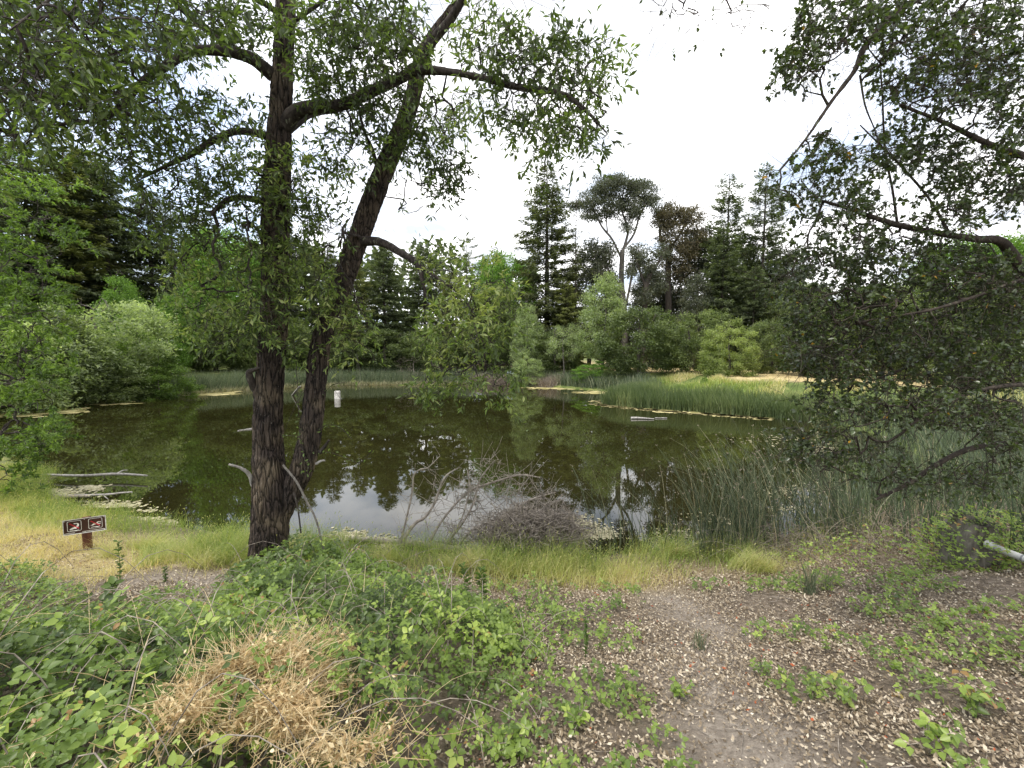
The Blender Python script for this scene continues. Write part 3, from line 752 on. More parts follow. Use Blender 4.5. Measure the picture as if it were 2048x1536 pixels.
cl = [(1640, 60, 60, 60, 3.6, .5, 55), (1600, 130, 50, 45, 3.6, .4, 42), (1750, 40, 90, 60, 3.7, .6, 85), (1870, 50, 100, 80, 3.8, .7, 95), (1980, 60, 90, 80, 3.9, .7, 95), (1820, 150, 80, 60, 3.8, .5, 60), (1930, 160, 90, 70, 3.9, .6, 90), (2030, 200, 60, 80, 4.0, .6, 70),
      (1640, 300, 40, 40, 3.6, .3, 20), (1700, 340, 60, 50, 3.8, .4, 28), (1790, 290, 60, 50, 3.8, .4, 38), (1850, 300, 60, 60, 3.9, .4, 46), (1940, 330, 70, 60, 4.0, .5, 66), (2030, 360, 50, 60, 4.1, .5, 55), (1620, 410, 60, 45, 3.8, .4, 28), (1720, 420, 60, 40, 3.9, .4, 36),
      (1560, 370, 20, 50, 3.6, .2, 8), (1660, 500, 80, 50, 3.9, .5, 62), (1780, 500, 80, 50, 4.0, .5, 80), (1900, 430, 70, 50, 4.0, .5, 50), (1910, 540, 90, 60, 4.1, .6, 120), (2010, 600, 70, 80, 4.2, .7, 130), (1590, 560, 55, 40, 3.8, .3, 30), (1640, 620, 70, 50, 3.9, .5, 66), (1740, 610, 80, 60, 3.9, .5, 110), (1850, 670, 90, 60, 4.0, .6, 130),
      (1960, 720, 80, 60, 4.0, .6, 120), (1620, 700, 55, 40, 3.9, .4, 44), (1700, 720, 70, 50, 3.9, .5, 70), (1790, 790, 80, 50, 3.8, .5, 80), (1900, 810, 90, 50, 3.8, .6, 90), (2000, 850, 60, 50, 3.9, .6, 60), (1650, 790, 50, 30, 3.8, .3, 18), (1680, 850, 60, 40, 3.7, .4, 34), (1590, 870, 30, 20, 3.7, .2, 14), (1640, 910, 60, 30, 3.7, .3, 30), (1740, 920, 70, 40, 3.8, .5, 34), (1850, 950, 80, 35, 3.9, .5, 34), (1970, 950, 70, 40, 4.0, .5, 34),
      (1320, 20, 70, 40, 3.3, .3, 18), (1440, 20, 60, 50, 3.3, .3, 16), (1520, 40, 40, 30, 3.4, .3, 10)]
att_ = pxcl(rng, [(*c_[:6], int(c_[6] * (1.2 if c_[0] < 1560 else 2.1))) for c_ in cl])
out_ = np.concatenate([ell(rng, 700, (6.2, 4.4, 5.6), (2.2, 1.8, 1.5), .1), ell(rng, 700, (8.2, 5.4, 5.4), (2.4, 2.2, 2.2), .2), ell(rng, 120, (6.8, 4.9, 3.4), (1.6, 1.0, 1.0), .1), ell(rng, 100, (9.3, 5.8, 3.2), (1.4, 1.6, 1.0), .1)])
ox, oy, _w = project(out_); out_ = out_[(ox > 2110) | (oy < -60)]
og = grow(rng, Q + S1 + [O0[60:]], att_, .11, .02, 0, .0017, .47, .02)
wood(a, og, 3)
lv = leafy(rng, og, a, .036, .025, 10, (.06, .2), 3, .0014, .15, .9, 1.1)
og2 = grow(rng, Q + [O0], out_, .2, .03, 0, .0024, .47, .03); wood(a, og2, 3)
lv2 = leafy(rng, og2, a, .055, .04, 12, (.1, .4), 3, .0016, .15, 1.0, 1.1)
print('oak nodes', len(og['pos']), len(og2['pos']))
bare_ = (project(lv['pos'])[0] < 1590) & (project(lv['pos'])[1] < 90) & (rng.random(len(lv['L'])) < .93)
bare_ |= (project(lv['pos'])[0] > 1700) & (project(lv['pos'])[1] > 700) & (rng.random(len(lv['L'])) < .3)
lv = {k_: np.concatenate([v_[~bare_], lv2[k_]]) for k_, v_ in lv.items()}
# bare hanging twigs
k = 3000
i = rng.integers(0, len(og['pos']), k); p0 = og['pos'][i]
d = nrm(rvec(rng, k) + np.array([-.3, 0, -.7])); ln = rng.uniform(.12, .55, k)
t = np.linspace(0, 1, 5)[None, :, None]
pt = p0[:, None] + d[:, None] * t * ln[:, None, None] + rng.normal(size=(k, 5, 3)) * .012
polys(a, pt, .0022, .0009, 3)
o = build('twigs', a, M['oak_bark'], oak); o['kind'] = 'stuff'
lv['R'] = np.clip(lv['R'] * .85 + (vnoise(lv['pos'] * 2.5, 35) - .5) * .6, 0, .97)
i = rng.random(len(lv['L'])) < .004; lv['R'][i] = 1
print('oak leaves', len(lv['L']))
build_leaves(lv, OV4, M['oak_leaf'], oak)

# --- left: bay tree leaning over the water
rng = np.random.default_rng(31)
bx, by = -15.2, 9.4
bz = float(hgt(bx, by))
bay = empty('bay_tree', (bx, by, bz))
tag(bay, 'bright green bay tree reaching over the water past the sign', 'tree')
tr_ = [spline([(bx, by, bz - .2, .3), (bx + .2, by + .1, bz + 2.5, .24), (bx + .3, by + .3, bz + 5.5, .16), (bx + .5, by + .4, bz + 9, .08)], .1),
       spline([(bx + .2, by + .1, bz + 1.5, .14), (bx + 1.6, by + .4, bz + 2.2, .09), (bx + 3.2, by + .6, bz + 2.2, .05)], .1),
       spline([(bx + .3, by + .3, bz + 4, .12), (bx + 1.8, by + .6, bz + 5.2, .08), (bx + 3.4, by + .8, bz + 5.8, .04)], .1)]
a = Acc(); limb(a, tr_[0], 24, .012, 100); build('trunk', a, M['limb_bark'], bay, True)
for q in (1, 2):
    a = Acc(); limb(a, tr_[q], 14, .006, 101); build('limb', a, M['limb_bark'], bay, True)
a = Acc()
cl = [(20, 380, 120, 70, 10.0, 1.3, 70), (40, 480, 110, 60, 10.0, 1.2, 90), (60, 570, 90, 60, 10.0, 1.0, 90), (20, 650, 110, 60, 10, 1.0, 90), (70, 720, 80, 40, 9.8, .9, 60), (40, 780, 80, 40, 9.7, .8, 60), (60, 870, 80, 26, 9.6, .8, 70), (20, 900, 80, 30, 9.4, .7, 40), (20, 970, 60, 34, 9.3, .5, 24), (-80, 600, 80, 250, 10, 1, 60), (-60, 320, 90, 60, 9.5, 1, 30)]
bg_ = grow(rng, tr_, pxcl(rng, [(*c_[:6], int(c_[6] * 1.0)) for c_ in cl]), .3, .03, 0, .004, .45, .05)
wood(a, bg_, 3)
lv = leafy(rng, bg_, a, .10, .036, 34, (.2, .5), 2, .002, .1, 1.0)
lv['R'] = np.clip(lv['R'] + (vnoise(lv['pos'] * 1.3, 36) - .5) * .9, 0, 1)
o = build('twigs', a, M['limb_bark'], bay); o['kind'] = 'stuff'
print('bay leaves', len(lv['L']))
build_leaves(lv, DIAMOND, M['bay_leaf'], bay, 150)
print('near trees', round(time.time() - T0, 1))

# ------------------------------------------------------------------ far trees
def conifer(rng, H, R, nb=130, sp=70, dr=.3, bare=.08, leafL=.5, leafW=.13, top=.9, rt=.32, ang=.1, gap=.0, ragged=.35):
    w, cr_ = Acc(), Acc()
    limb(w, spline([(0, 0, -.3, rt), (.1, 0, H * .3, rt * .72), (.0, .1, H * .65, rt * .4), (0, 0, H, .03)], H / 24), 8, 0)
    h = np.sort(rng.uniform(bare, .985, nb)) * H
    t = h / H
    Lb = R * (1 - t) ** top * rng.uniform(1 - ragged, 1 + ragged * .6, nb) * sstep(t, bare - .15, bare + .18) + .25
    az = np.arange(nb) * 2.4 + rng.uniform(-.5, .5, nb)
    keep = rng.random(nb) > gap
    h, Lb, az, t = h[keep], Lb[keep], az[keep], t[keep]; nb = len(h)
    s = np.linspace(0, 1, 6)
    up = ang * (0.3 + t) * 2
    rad = Lb[:, None] * s
    zz_ = h[:, None] + rad * up[:, None] - dr * Lb[:, None] * s ** 1.6 + .12 * Lb[:, None] * s ** 4
    pts = np.stack([np.cos(az)[:, None] * rad, np.sin(az)[:, None] * rad, zz_], -1)
    polys(w, pts, .02 + Lb * .012, .006, 3)
    # sprays
    k = np.maximum(6, (sp * Lb / Lb.mean())).astype(int)
    bi = np.repeat(np.arange(nb), k)
    u = rng.uniform(.12, 1, len(bi)) ** .8
    side = rng.choice([-1, 1], len(bi))
    f_ = u * 5; i0 = np.minimum(f_.astype(int), 4); fr = (f_ - i0)[:, None]
    base = pts[bi, i0] * (1 - fr) + pts[bi, i0 + 1] * fr
    along = nrm(pts[bi, i0 + 1] - pts[bi, i0])
    perp = np.stack([-np.sin(az[bi]), np.cos(az[bi]), np.zeros(len(bi))], -1) * side[:, None]
    off = rng.uniform(0, .26, len(bi))[:, None] * Lb[bi][:, None] * (1.1 - u[:, None])
    base = base + perp * off + rng.normal(size=base.shape) * np.array([.08, .08, .16])
    ax = nrm(along * .8 + perp * rng.uniform(.2, 1.1, len(bi))[:, None] + np.array([0, 0, -.35]) + rng.normal(size=base.shape) * .25)
    nm_ = nrm(rng.normal(size=base.shape) * .5 + np.array([0, 0, 1.]))
    sc_ = (.55 + .6 * rng.random(len(bi))) * (.55 + .45 * (1 - t[bi]))
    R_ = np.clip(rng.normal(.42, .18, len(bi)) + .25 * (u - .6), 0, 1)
    scatter(cr_, DIAMOND, base, ax, nm_, leafL * sc_, leafW * sc_, R_)
    return w.mesh('trunk', smooth=True), cr_.mesh('crown')
def broad(rng, H, R, base=.25, ntip=170, per=60, leafL=.16, leafW=.07, clump=.42, rt=.18, shape='round', lean=0., sparse=0.):
    w, cr_ = Acc(), Acc()
    n = ntip
    if shape == 'round':
        tips = ell(rng, n, (0, 0, H * (base + (1 - base) / 2)), (R, R, H * (1 - base) / 2), .45)
    elif shape == 'dome':
        tips = ell(rng, n, (0, 0, H * .3), (R, R, H * .7), .5); tips[:, 2] = np.abs(tips[:, 2] - .05) + .05
    else:  # tall
        z = rng.uniform(base, 1, n); rr = R * np.sin(np.clip(z, 0, 1) ** .7 * math.pi) ** .6 * rng.uniform(.3, 1, n)
        az = rng.uniform(0, 6.28, n); tips = np.stack([np.cos(az) * rr, np.sin(az) * rr, z * H], -1)
    tips = tips * (1 + .22 * (vnoise(tips / R * 1.3 + 9, int(rng.integers(0, 8))) - .5)[:, None] * np.array([1.6, 1.6, .6]))
    tr = spline([(0, 0, -.2, rt), (lean * .3, 0, H * .25, rt * .75), (lean * .7, .05 * R, H * .5, rt * .5), (lean, 0, H * .8, rt * .2)], H / 20)
    limb(w, tr, 8, 0)
    g_ = grow(rng, [tr], tips, H / 22, H * .006, 0, .008 * H / 6, .42, rt * .6, 12000)
    wood(w, g_, 3)
    nn = g_['pos'][(~g_['limb']) & (g_['cnt'] <= 1)]
    nn = nn[np.linalg.norm(nn[:, :2], axis=1) > R * .3] if len(nn) > 50 else nn
    tot = n * per
    i = rng.integers(0, len(nn), tot)
    p = nn[i] + rng.normal(size=(tot, 3)) * clump * np.array([.55, .55, .4])
    if sparse: p = p[rng.random(tot) > sparse]
    p = p[p[:, 2] > .05]
    tot = len(p)
    ax = nrm(rng.normal(size=(tot, 3)) + np.array([0, 0, .15])); nm_ = nrm(rng.normal(size=(tot, 3)) * .8 + np.array([0, 0, .8]))
    cl_ = (vnoise(p * 1.4, 40) - .5) * .7
    scatter(cr_, DIAMOND, p, ax, nm_, leafL * rng.uniform(.6, 1.3, tot), leafW * rng.uniform(.7, 1.3, tot), np.clip(rng.normal(.45, .2, tot) + cl_, 0, 1))
    return w.mesh('trunk', smooth=True), cr_.mesh('crown')
def plant(name, label, cat, kindkey, px, d, Ht, mats, group=None, rot=None, wx=1.0, zb=None, X=None):
    "stands a tree of the prepared kind on the ground at distance d in the direction of px; Ht = height in metres"
    (tm, cm), H0 = KIND[kindkey]
    x = P(px, 700, d)[0] if X is None else X
    z = float(hgt(x, d)) if zb is None else zb
    o = empty(name, (x, d, z - .05))
    s = Ht / H0
    o.scale = (s * wx, s * wx, s)
    o.rotation_euler = (0, 0, (px * 7.7 % 6.28) if rot is None else rot)
    for nm_, me_, mt_ in (('trunk', tm, mats[0]), ('crown', cm, mats[1])):
        if not me_.materials: me_.materials.append(M[mt_])
        k_ = link(nm_, me_, None, o); k_.material_slots[0].link = 'OBJECT'; k_.material_slots[0].material = M[mt_]
    tag(o, label, cat, group or name.replace('_', ' ') + ('es' if name.endswith('bush') else 's') + ' round the pond')
    return o
def hpx(ytop, d):  # height above the water of a thing whose top shows at photo row ytop
    return float(P(1024, ytop, d)[2])
rng = np.random.default_rng(41)
KIND = {
    'red1': (conifer(rng, 30, 5.6, 240, 115, .22, .03, .75, .24, .62, .45, .12, .0, .4), 30),
    'red2': (conifer(rng, 30, 4.8, 190, 100, .16, .05, .75, .22, .6, .38, .18, .08, .5), 30),
    'fir1': (conifer(rng, 30, 6.4, 220, 115, .18, .02, .85, .28, .62, .4, .05, .0, .45), 30),
    'fir2': (conifer(rng, 30, 7.2, 200, 125, .32, .01, .9, .3, .55, .4, .1, 0, .5), 30),
    'spire': (conifer(rng, 26, 3.0, 150, 26, .25, .08, .6, .09, .5, .22, .2, .1, .6), 26),
    'cedar': (conifer(rng, 26, 5.5, 40, 150, .05, .35, .8, .18, .45, .3, .1, 0, .4), 26),
    'rnd1': (broad(rng, 6, 2.9, .0, 300, 85, .17, .08, .42), 6),
    'rnd2': (broad(rng, 6, 3.1, .0, 300, 85, .19, .07, .45), 6),
    'rnd3': (broad(rng, 6, 2.4, .0, 280, 85, .18, .07, .36, .12, 'dome'), 6),
    'tall1': (broad(rng, 12, 3.2, .1, 330, 75, .26, .11, .7, .22, 'tall', .3), 12),
    'tall2': (broad(rng, 12, 2.6, .15, 240, 65, .26, .1, .6, .2, 'tall', -.4, .1), 12),
    'big1': (broad(rng, 16, 6.4, .05, 420, 90, .36, .17, 1.0, .35), 16),
    'big2': (broad(rng, 16, 5.6, .08, 380, 90, .36, .17, 1.0, .35), 16),
    'brush': (broad(rng, 3, 1.5, .0, 260, 5, .08, .03, .3, .05, 'dome'), 3),
    'sparse': (broad(rng, 6, 1.9, .35, 120, 50, .15, .05, .4, .1, 'round', .3, .1), 6),
}
print('kinds', round(time.time() - T0, 1))
def H(px, ytop, d):
    x = P(px, 700, d)[0]
    return hpx(ytop, d) - float(hgt(x, d))
def T(name, label, cat, k, px, d, ytop, mats, group=None, wx=1.0, rot=None):
    return plant(name, label, cat, k, px, d, H(px, ytop, d), mats, group, rot, wx)
R_, F_M, O_M = ('far_bark', 'redwood'), ('far_bark', 'fir'), ('far_bark', 'olive_fir')
T('redwood_tree', 'tallest pointed redwood right of the hanging willow spray, feathery level branches', 'tree', 'red1', 1092, 58, 322, R_, wx=1.18)
T('redwood_tree', 'lower olive-green conifer skirt just right of the tallest redwood', 'tree', 'fir2', 1132, 54, 560, O_M, wx=1.25)
T('dead_conifer', 'thin nearly bare conifer spire beside the tallest redwood', 'tree', 'spire', 1150, 56, 396, ('far_bark', 'redwood'))
T('redwood_tree', 'blue-grey pointed conifer, left one of the pair of tall tops near the oak twigs', 'tree', 'red2', 1448, 60, 345, F_M, wx=1.15)
T('redwood_tree', 'slender conifer, right one of the pair of tall tops near the oak twigs', 'tree', 'red2', 1520, 60, 322, F_M, wx=1.0, rot=2.2)
T('fir_tree', 'broad dark fir with drooping boughs in front of the pair of tall conifers', 'tree', 'fir1', 1440, 52, 448, F_M, wx=1.15)
T('fir_tree', 'dark fir in front of the slender right conifer, lower and broader', 'tree', 'fir2', 1505, 50, 530, F_M, wx=1.1)
T('cedar_tree', 'small flat-topped cedar silhouette above the hanging willow spray', 'tree', 'cedar', 935, 78, 470, F_M)
T('bright_tree', 'small bright green pointed treetop between the cedar and the tallest redwood', 'tree', 'tall1', 985, 70, 488, ('far_bark', 'bright'), wx=.8)
T('bright_tree', 'bright green rounded tree immediately left of the tallest redwood', 'tree', 'big2', 1020, 66, 512, ('far_bark', 'bright'), wx=.75)
T('bright_tree', 'mid-green tree behind the hanging willow spray at the far shore', 'tree', 'tall1', 985, 58, 560, ('far_bark', 'shrub_mid'), wx=1.2)
# tall open eucalypts, trunks and clumps placed one by one
def euc(label, d, trunk_rows, clumps, mat, bark='pale_bark', n=70, per=55, cl_r=.55):
    rng2 = np.random.default_rng(int(trunk_rows[0][0][0]))
    b0 = P(trunk_rows[0][0][0], 700, d); z0 = float(hgt(b0[0], d))
    o = empty('eucalyptus_tree', (b0[0], d, z0)); tag(o, label, 'tree', 'eucalyptus trees on the far bank')
    Ls = [L3([(a, y, d, w) for a, y, w in rows], .6) for rows in trunk_rows]
    Ls[0][0, 2] = z0 - .2
    for L_ in Ls:
        a = Acc(); limb(a, L_, 9, .02, 3, freq=(3, 1)); build('trunk' if L_ is Ls[0] else 'limb', a, M[bark], o, True)
    tips = pxcl(rng2, [(cx, cy_, rx, ry, d, 2.6, max(4, int(n * rx * ry / 900))) for cx, cy_, rx, ry in clumps])
    g_ = grow(rng2, Ls, tips, .7, .1, 0, .02, .45, .16, 8000)
    a = Acc(); wood(a, g_, 3); k_ = build('branches', a, M[bark], o); k_['kind'] = 'stuff'
    tot = len(tips) * per
    tips = tips[rng2.permutation(len(tips))]; wts = rng2.random(len(tips)) ** 1.5; p = tips[rng2.choice(len(tips), tot, p=wts / wts.sum())] + rng2.normal(size=(tot, 3)) * cl_r * np.array([.8, .8, .45])
    a = Acc()
    scatter(a, DIAMOND, p, nrm(rng2.normal(size=(tot, 3)) + (0, 0, -.3)), rvec(rng2, tot), rng2.uniform(.2, .42, tot), .13, np.clip(rng2.normal(.4, .22, tot), 0, 1))
    build('crown', a, M[mat], o)
euc('tall pale-trunked eucalyptus with an open umbrella crown right of the tallest redwood', 60,
    [[(1247, 760, 14), (1249, 640, 12), (1243, 560, 10), (1245, 500, 9)], [(1244, 520, 5), (1225, 480, 4), (1203, 452, 3.5), (1185, 415, 2.5), (1165, 402, 2)], [(1245, 505, 6), (1256, 460, 4.5), (1244, 420, 3.5), (1248, 370, 2)], [(1245, 500, 5), (1268, 468, 4), (1280, 430, 3), (1298, 400, 2)], [(1250, 620, 5), (1262, 560, 4), (1270, 520, 2)], [(1215, 467, 3), (1213, 430, 2.5), (1222, 395, 2)], [(1247, 580, 4), (1222, 545, 3), (1200, 520, 2)]],
    [(1215, 372, 30, 18), (1185, 395, 24, 18), (1165, 412, 22, 10), (1245, 365, 34, 14), (1285, 380, 28, 20), (1300, 405, 18, 16), (1225, 410, 26, 22), (1262, 415, 26, 26), (1195, 430, 22, 14), (1255, 450, 18, 12), (1205, 500, 26, 16), (1275, 530, 16, 14), (1190, 540, 18, 22)], 'euc')
euc('brown-tinged eucalyptus with a lumpy crown between the umbrella crown and the pair of conifers', 62,
    [[(1342, 760, 15), (1338, 640, 13), (1336, 560, 12), (1338, 490, 10)], [(1338, 520, 6), (1320, 470, 5), (1325, 430, 3)], [(1338, 500, 6), (1365, 460, 4), (1375, 430, 3)]],
    [(1345, 420, 28, 14), (1325, 440, 20, 22), (1355, 450, 30, 22), (1385, 430, 18, 16), (1345, 485, 26, 18), (1375, 500, 24, 26), (1330, 520, 18, 16), (1360, 545, 24, 18), (1400, 480, 16, 26)], 'euc_brown', 'far_bark')
euc('forked dark-limbed eucalyptus leaning left of the brown-tinged one', 57,
    [[(1285, 760, 12), (1288, 660, 11), (1292, 580, 10), (1300, 550, 8)], [(1292, 575, 6), (1275, 530, 4), (1268, 505, 3)], [(1300, 550, 7), (1320, 520, 5), (1332, 495, 3)]],
    [(1278, 505, 18, 16), (1300, 530, 18, 10), (1262, 540, 14, 14), (1320, 500, 16, 12), (1315, 560, 14, 22), (1290, 590, 20, 12)], 'euc', 'far_bark')
for label, k, px, d, yt, mt, wx in (
    ('airy grey-green tree between the dead spire and the umbrella-crowned eucalyptus', 'tall2', 1178, 63, 470, 'euc', 1.1),
    ('thin open-crowned tree just right of the umbrella-crowned eucalyptus trunk', 'tall1', 1300, 66, 520, 'euc', .9),
    ('airy olive tree between the brown-tinged eucalyptus and the pair of conifers', 'tall2', 1398, 64, 440, 'euc', 1.0),
    ('open-crowned tree at the left foot of the umbrella-crowned eucalyptus', 'tall1', 1222, 66, 560, 'euc', .9),
    ('airy tree in the gap between the two tall conifer tops', 'tall1', 1486, 66, 470, 'redwood', .8),
    ('loose-crowned tree right of the slender conifer by the oak twigs', 'tall2', 1570, 62, 470, 'euc', 1.1),
    ('shaggy brown-green tree behind the forked eucalyptus', 'tall1', 1345, 68, 560, 'euc_brown', 1.0)):
    T('open_tree', label, 'tree', k, px, d, yt, ('far_bark', mt), wx=wx)
T('willow_tree', 'tall grey-green willow standing between redwood skirt and dark rounded shrub', 'tree', 'tall2', 1205, 46, 535, ('pale_bark', 'willow_grey'), wx=1.0)
T('willow_tree', 'pale grey-green willow left of the tallest redwood\'s base', 'tree', 'tall1', 1052, 50, 598, ('pale_bark', 'willow_grey'), wx=.75)
T('small_tree', 'small pale tree with bare grey lower twigs in front of the redwood base', 'tree', 'sparse', 1130, 46, 648, ('pale_bark', 'willow_grey'))
T('small_tree', 'slim green aspen-like tree behind the round shrubs, left of the pair of conifers', 'tree', 'tall2', 1390, 52, 540, ('pale_bark', 'euc'), wx=.9)
T('round_shrub', 'darkest of the three round shrubs on the right bank, beside the grey-green willow', 'shrub', 'rnd1', 1278, 42, 612, ('far_bark', 'shrub_dark'), wx=1.2)
T('round_shrub', 'middle one of the three round shrubs on the right bank', 'shrub', 'rnd2', 1374, 41, 618, ('far_bark', 'shrub_mid'), wx=1.15)
T('round_shrub', 'palest round shrub on the right bank, standing closest to the cattails', 'shrub', 'rnd3', 1460, 35, 640, ('far_bark', 'shrub_light'), wx=1.15)
T('low_shrub', 'low bright yellow-green shrub at the foot of the darkest round shrub', 'shrub', 'rnd3', 1185, 43, 722, ('far_bark', 'bright'), wx=2.3)
T('low_shrub', 'grey-green shrub at the water edge beside the little far signboard', 'shrub', 'rnd3', 1055, 46, 706, ('far_bark', 'willow_grey'), wx=1.2)
T('low_shrub', 'dark low bush with deep green leaves below the darkest round shrub', 'shrub', 'rnd3', 1240, 41.5, 728, ('far_bark', 'shrub_dark'), wx=2.2)
T('low_shrub', 'small feathery light-green bush among the cattails', 'shrub', 'rnd3', 1410, 31, 752, ('far_bark', 'bright'), wx=1.0)
T('low_shrub', 'small green bush at the foot of the palest round shrub', 'shrub', 'rnd3', 1445, 32.5, 742, ('far_bark', 'shrub_mid'), wx=1.3)
T('dead_bush', 'leafless purplish-grey brush on the far bank behind the hanging spray', 'bush', 'brush', 828, 51, 705, ('dead_wood', 'drytule'), wx=1.4)
# right bank, seen through the oak twigs
for label, k, px, d, yt, mt, wx in (
    ('mid-green broad tree seen through the oak twigs, right of the pair of conifers', 'big2', 1590, 48, 560, 'shrub_mid', .9),
    ('pale leafy tree behind the oak twigs above the dry grass', 'rnd2', 1545, 40, 640, 'shrub_mid', 1.0),
    ('dark-trunked tree in shade on the dry grass behind the oak twigs', 'rnd1', 1650, 34, 610, 'shrub_dark', 1.2),
    ('second dark-trunked tree on the dry grass, further right behind the oak twigs', 'rnd1', 1715, 32, 590, 'shrub_mid', 1.25),
    ('wide green tree filling the gap behind the lower oak limb', 'big1', 1800, 38, 560, 'shrub_mid', 1.0),
    ('tall green tree far behind the fork of the oak limb', 'big2', 1930, 42, 470, 'bright', 1.0),
    ('green tree at the edge of the view behind the oak tangle', 'big1', 2030, 34, 520, 'shrub_mid', 1.0),
    ('bushy green tree on the right bank behind the oak tangle', 'rnd2', 1880, 27, 600, 'shrub_dark', 1.2),
    ('bushy green tree nearest the water behind the oak tangle', 'rnd2', 2010, 22, 590, 'shrub_mid', 1.2),
    ('conifer top faintly showing behind the oak leaves', 'fir1', 1700, 66, 500, 'fir', .9)):
    T('bank_tree', label, 'tree', k, px, d, yt, ('far_bark', mt), wx=wx)
for label, k, px, d, yt, mt, wx in (
    ('dark green tree filling the gap left of the umbrella-crowned eucalyptus trunk', 'big1', 1215, 64, 640, 'euc', .7),
    ('olive tree behind the darkest round shrub', 'big2', 1305, 62, 645, 'euc', .8),
    ('green tree behind the middle round shrub', 'big1', 1365, 60, 630, 'euc', .7),
    ('shaded tree between the pair of conifers and the oak twigs', 'big2', 1560, 56, 570, 'euc', .8),
    ('rounded dark tree under the redwood skirt', 'rnd1', 1110, 50, 660, 'shrub_dark', 1.4)):
    T('background_tree', label, 'tree', k, px, d, yt, ('far_bark', mt), wx=wx)
# far bank behind the hero stems
for label, k, px, d, yt, mt, wx in (
    ('dark conifer right of the willow stems, tallest of those on the far bank there', 'fir1', 770, 57, 485, 'fir', 1.3),
    ('olive-branched conifer just right of the right willow stem', 'fir2', 715, 55, 520, 'olive_fir', 1.1),
    ('dark conifer behind the hanging branch fork', 'fir2', 850, 60, 492, 'fir', 1.3),
    ('dark spreading conifer directly behind the hanging spray', 'fir2', 905, 57, 535, 'olive_fir', 1.2),
    ('dark conifer seen between the two willow stems', 'fir1', 600, 62, 470, 'fir', 1.3),
    ('conifer left of the willow stems with a ragged top', 'red2', 500, 62, 475, 'fir', 1.2),
    ('mossy olive conifer behind the left bank willows, ragged lower top', 'fir2', 410, 60, 425, 'olive_fir', 1.0),
    ('very tall dark conifer behind the left bank, beside the sky gap', 'fir1', 310, 56, 372, 'fir', 1.35),
    ('tall dark conifer left of the sky gap, broad drooping boughs', 'fir2', 225, 52, 315, 'fir', 1.3),
    ('dark conifer squeezed between the bay tree top and the olive-grey conifer', 'fir1', 185, 60, 290, 'redwood', 1.4),
    ('tall olive-grey conifer behind the bay tree top', 'red1', 150, 50, 268, 'olive_fir', 1.5),
    ('massive dark conifer behind the bay tree', 'fir1', 70, 46, 262, 'fir', 1.2),
    ('massive dark conifer at the left edge of the view', 'fir2', -20, 42, 250, 'fir', 1.2),
    ('dark conifer in the second row behind the left bank willows', 'red2', 355, 70, 400, 'redwood', 1.3),
    ('dark conifer in the second row between the willow stems and spray', 'red1', 660, 74, 480, 'redwood', 1.3),
    ('dark conifer in the second row behind the left willow stem', 'fir1', 550, 74, 470, 'fir', 1.4)):
    T('conifer_tree', label, 'tree', k, px, d, yt, ('far_bark', mt), wx=wx)
for label, k, px, d, yt, mt, wx in (
    ('vivid green maple-like tree showing left of the left willow stem', 'big2', 465, 50, 455, 'bright', .8),
    ('vivid green tree above the pale left bank willow', 'tall1', 345, 42, 575, 'bright', .8),
    ('vivid green slender tree beside the dark conifers of the left bank', 'tall1', 250, 40, 540, 'bright', .7),
    ('green understorey tree behind the left willow stem', 'rnd2', 520, 50, 610, 'shrub_mid', 1.5),
    ('shaded understorey tree left of the reeds on the far bank', 'rnd1', 430, 47, 640, 'shrub_dark', 1.5),
    ('low dark understorey tree between the two willow stems', 'rnd1', 600, 54, 660, 'shrub_dark', 1.6),
    ('dark understorey bush right of the right willow stem', 'rnd2', 690, 54, 665, 'shrub_dark', 1.6),
    ('dark understorey bush on the far bank left of the hanging spray', 'rnd1', 770, 54, 655, 'shrub_dark', 1.6),
    ('dark understorey bush behind the hanging spray', 'rnd2', 880, 54, 650, 'shrub_dark', 1.6),
    ('dark understorey bush right of the hanging spray', 'rnd1', 975, 55, 640, 'shrub_dark', 1.5)):
    T('understorey_tree', label, 'tree', k, px, d, yt, ('far_bark', mt), wx=wx)
for label, px, d, yt, mt, wx, k in (
    ('large pale grey-green willow bush overhanging the left shore', 190, 32, 590, 'willow_grey', 1.25, 'rnd2'),
    ('pale willow bush between the bay tree and the large pale willow', 110, 29, 640, 'willow_grey', 1.0, 'rnd1'),
    ('bright green bush sloping down to the water at the left shore point', 265, 32.5, 665, 'bay_leaf', 1.05, 'rnd3'),
    ('low bright bush at the tip of the left shore point beside the reeds', 315, 33, 715, 'bay_leaf', 1.5, 'rnd3'),
    ('shaded willow bush low over the water under the bay tree', 120, 28, 705, 'shrub_dark', 1.5, 'rnd3'),
    ('shaded bush low over the water below the large pale willow', 215, 30.5, 718, 'shrub_mid', 1.7, 'rnd3'),
    ('dark bush far left behind the bay tree', 20, 27, 600, 'shrub_dark', 1.3, 'rnd1'),
    ('grey-green willow bush far left behind the bay foliage', -60, 24, 600, 'willow_grey', 1.3, 'rnd2')):
    T('shore_willow', label, 'shrub', k, px, d, yt, ('pale_bark', mt), wx=wx)
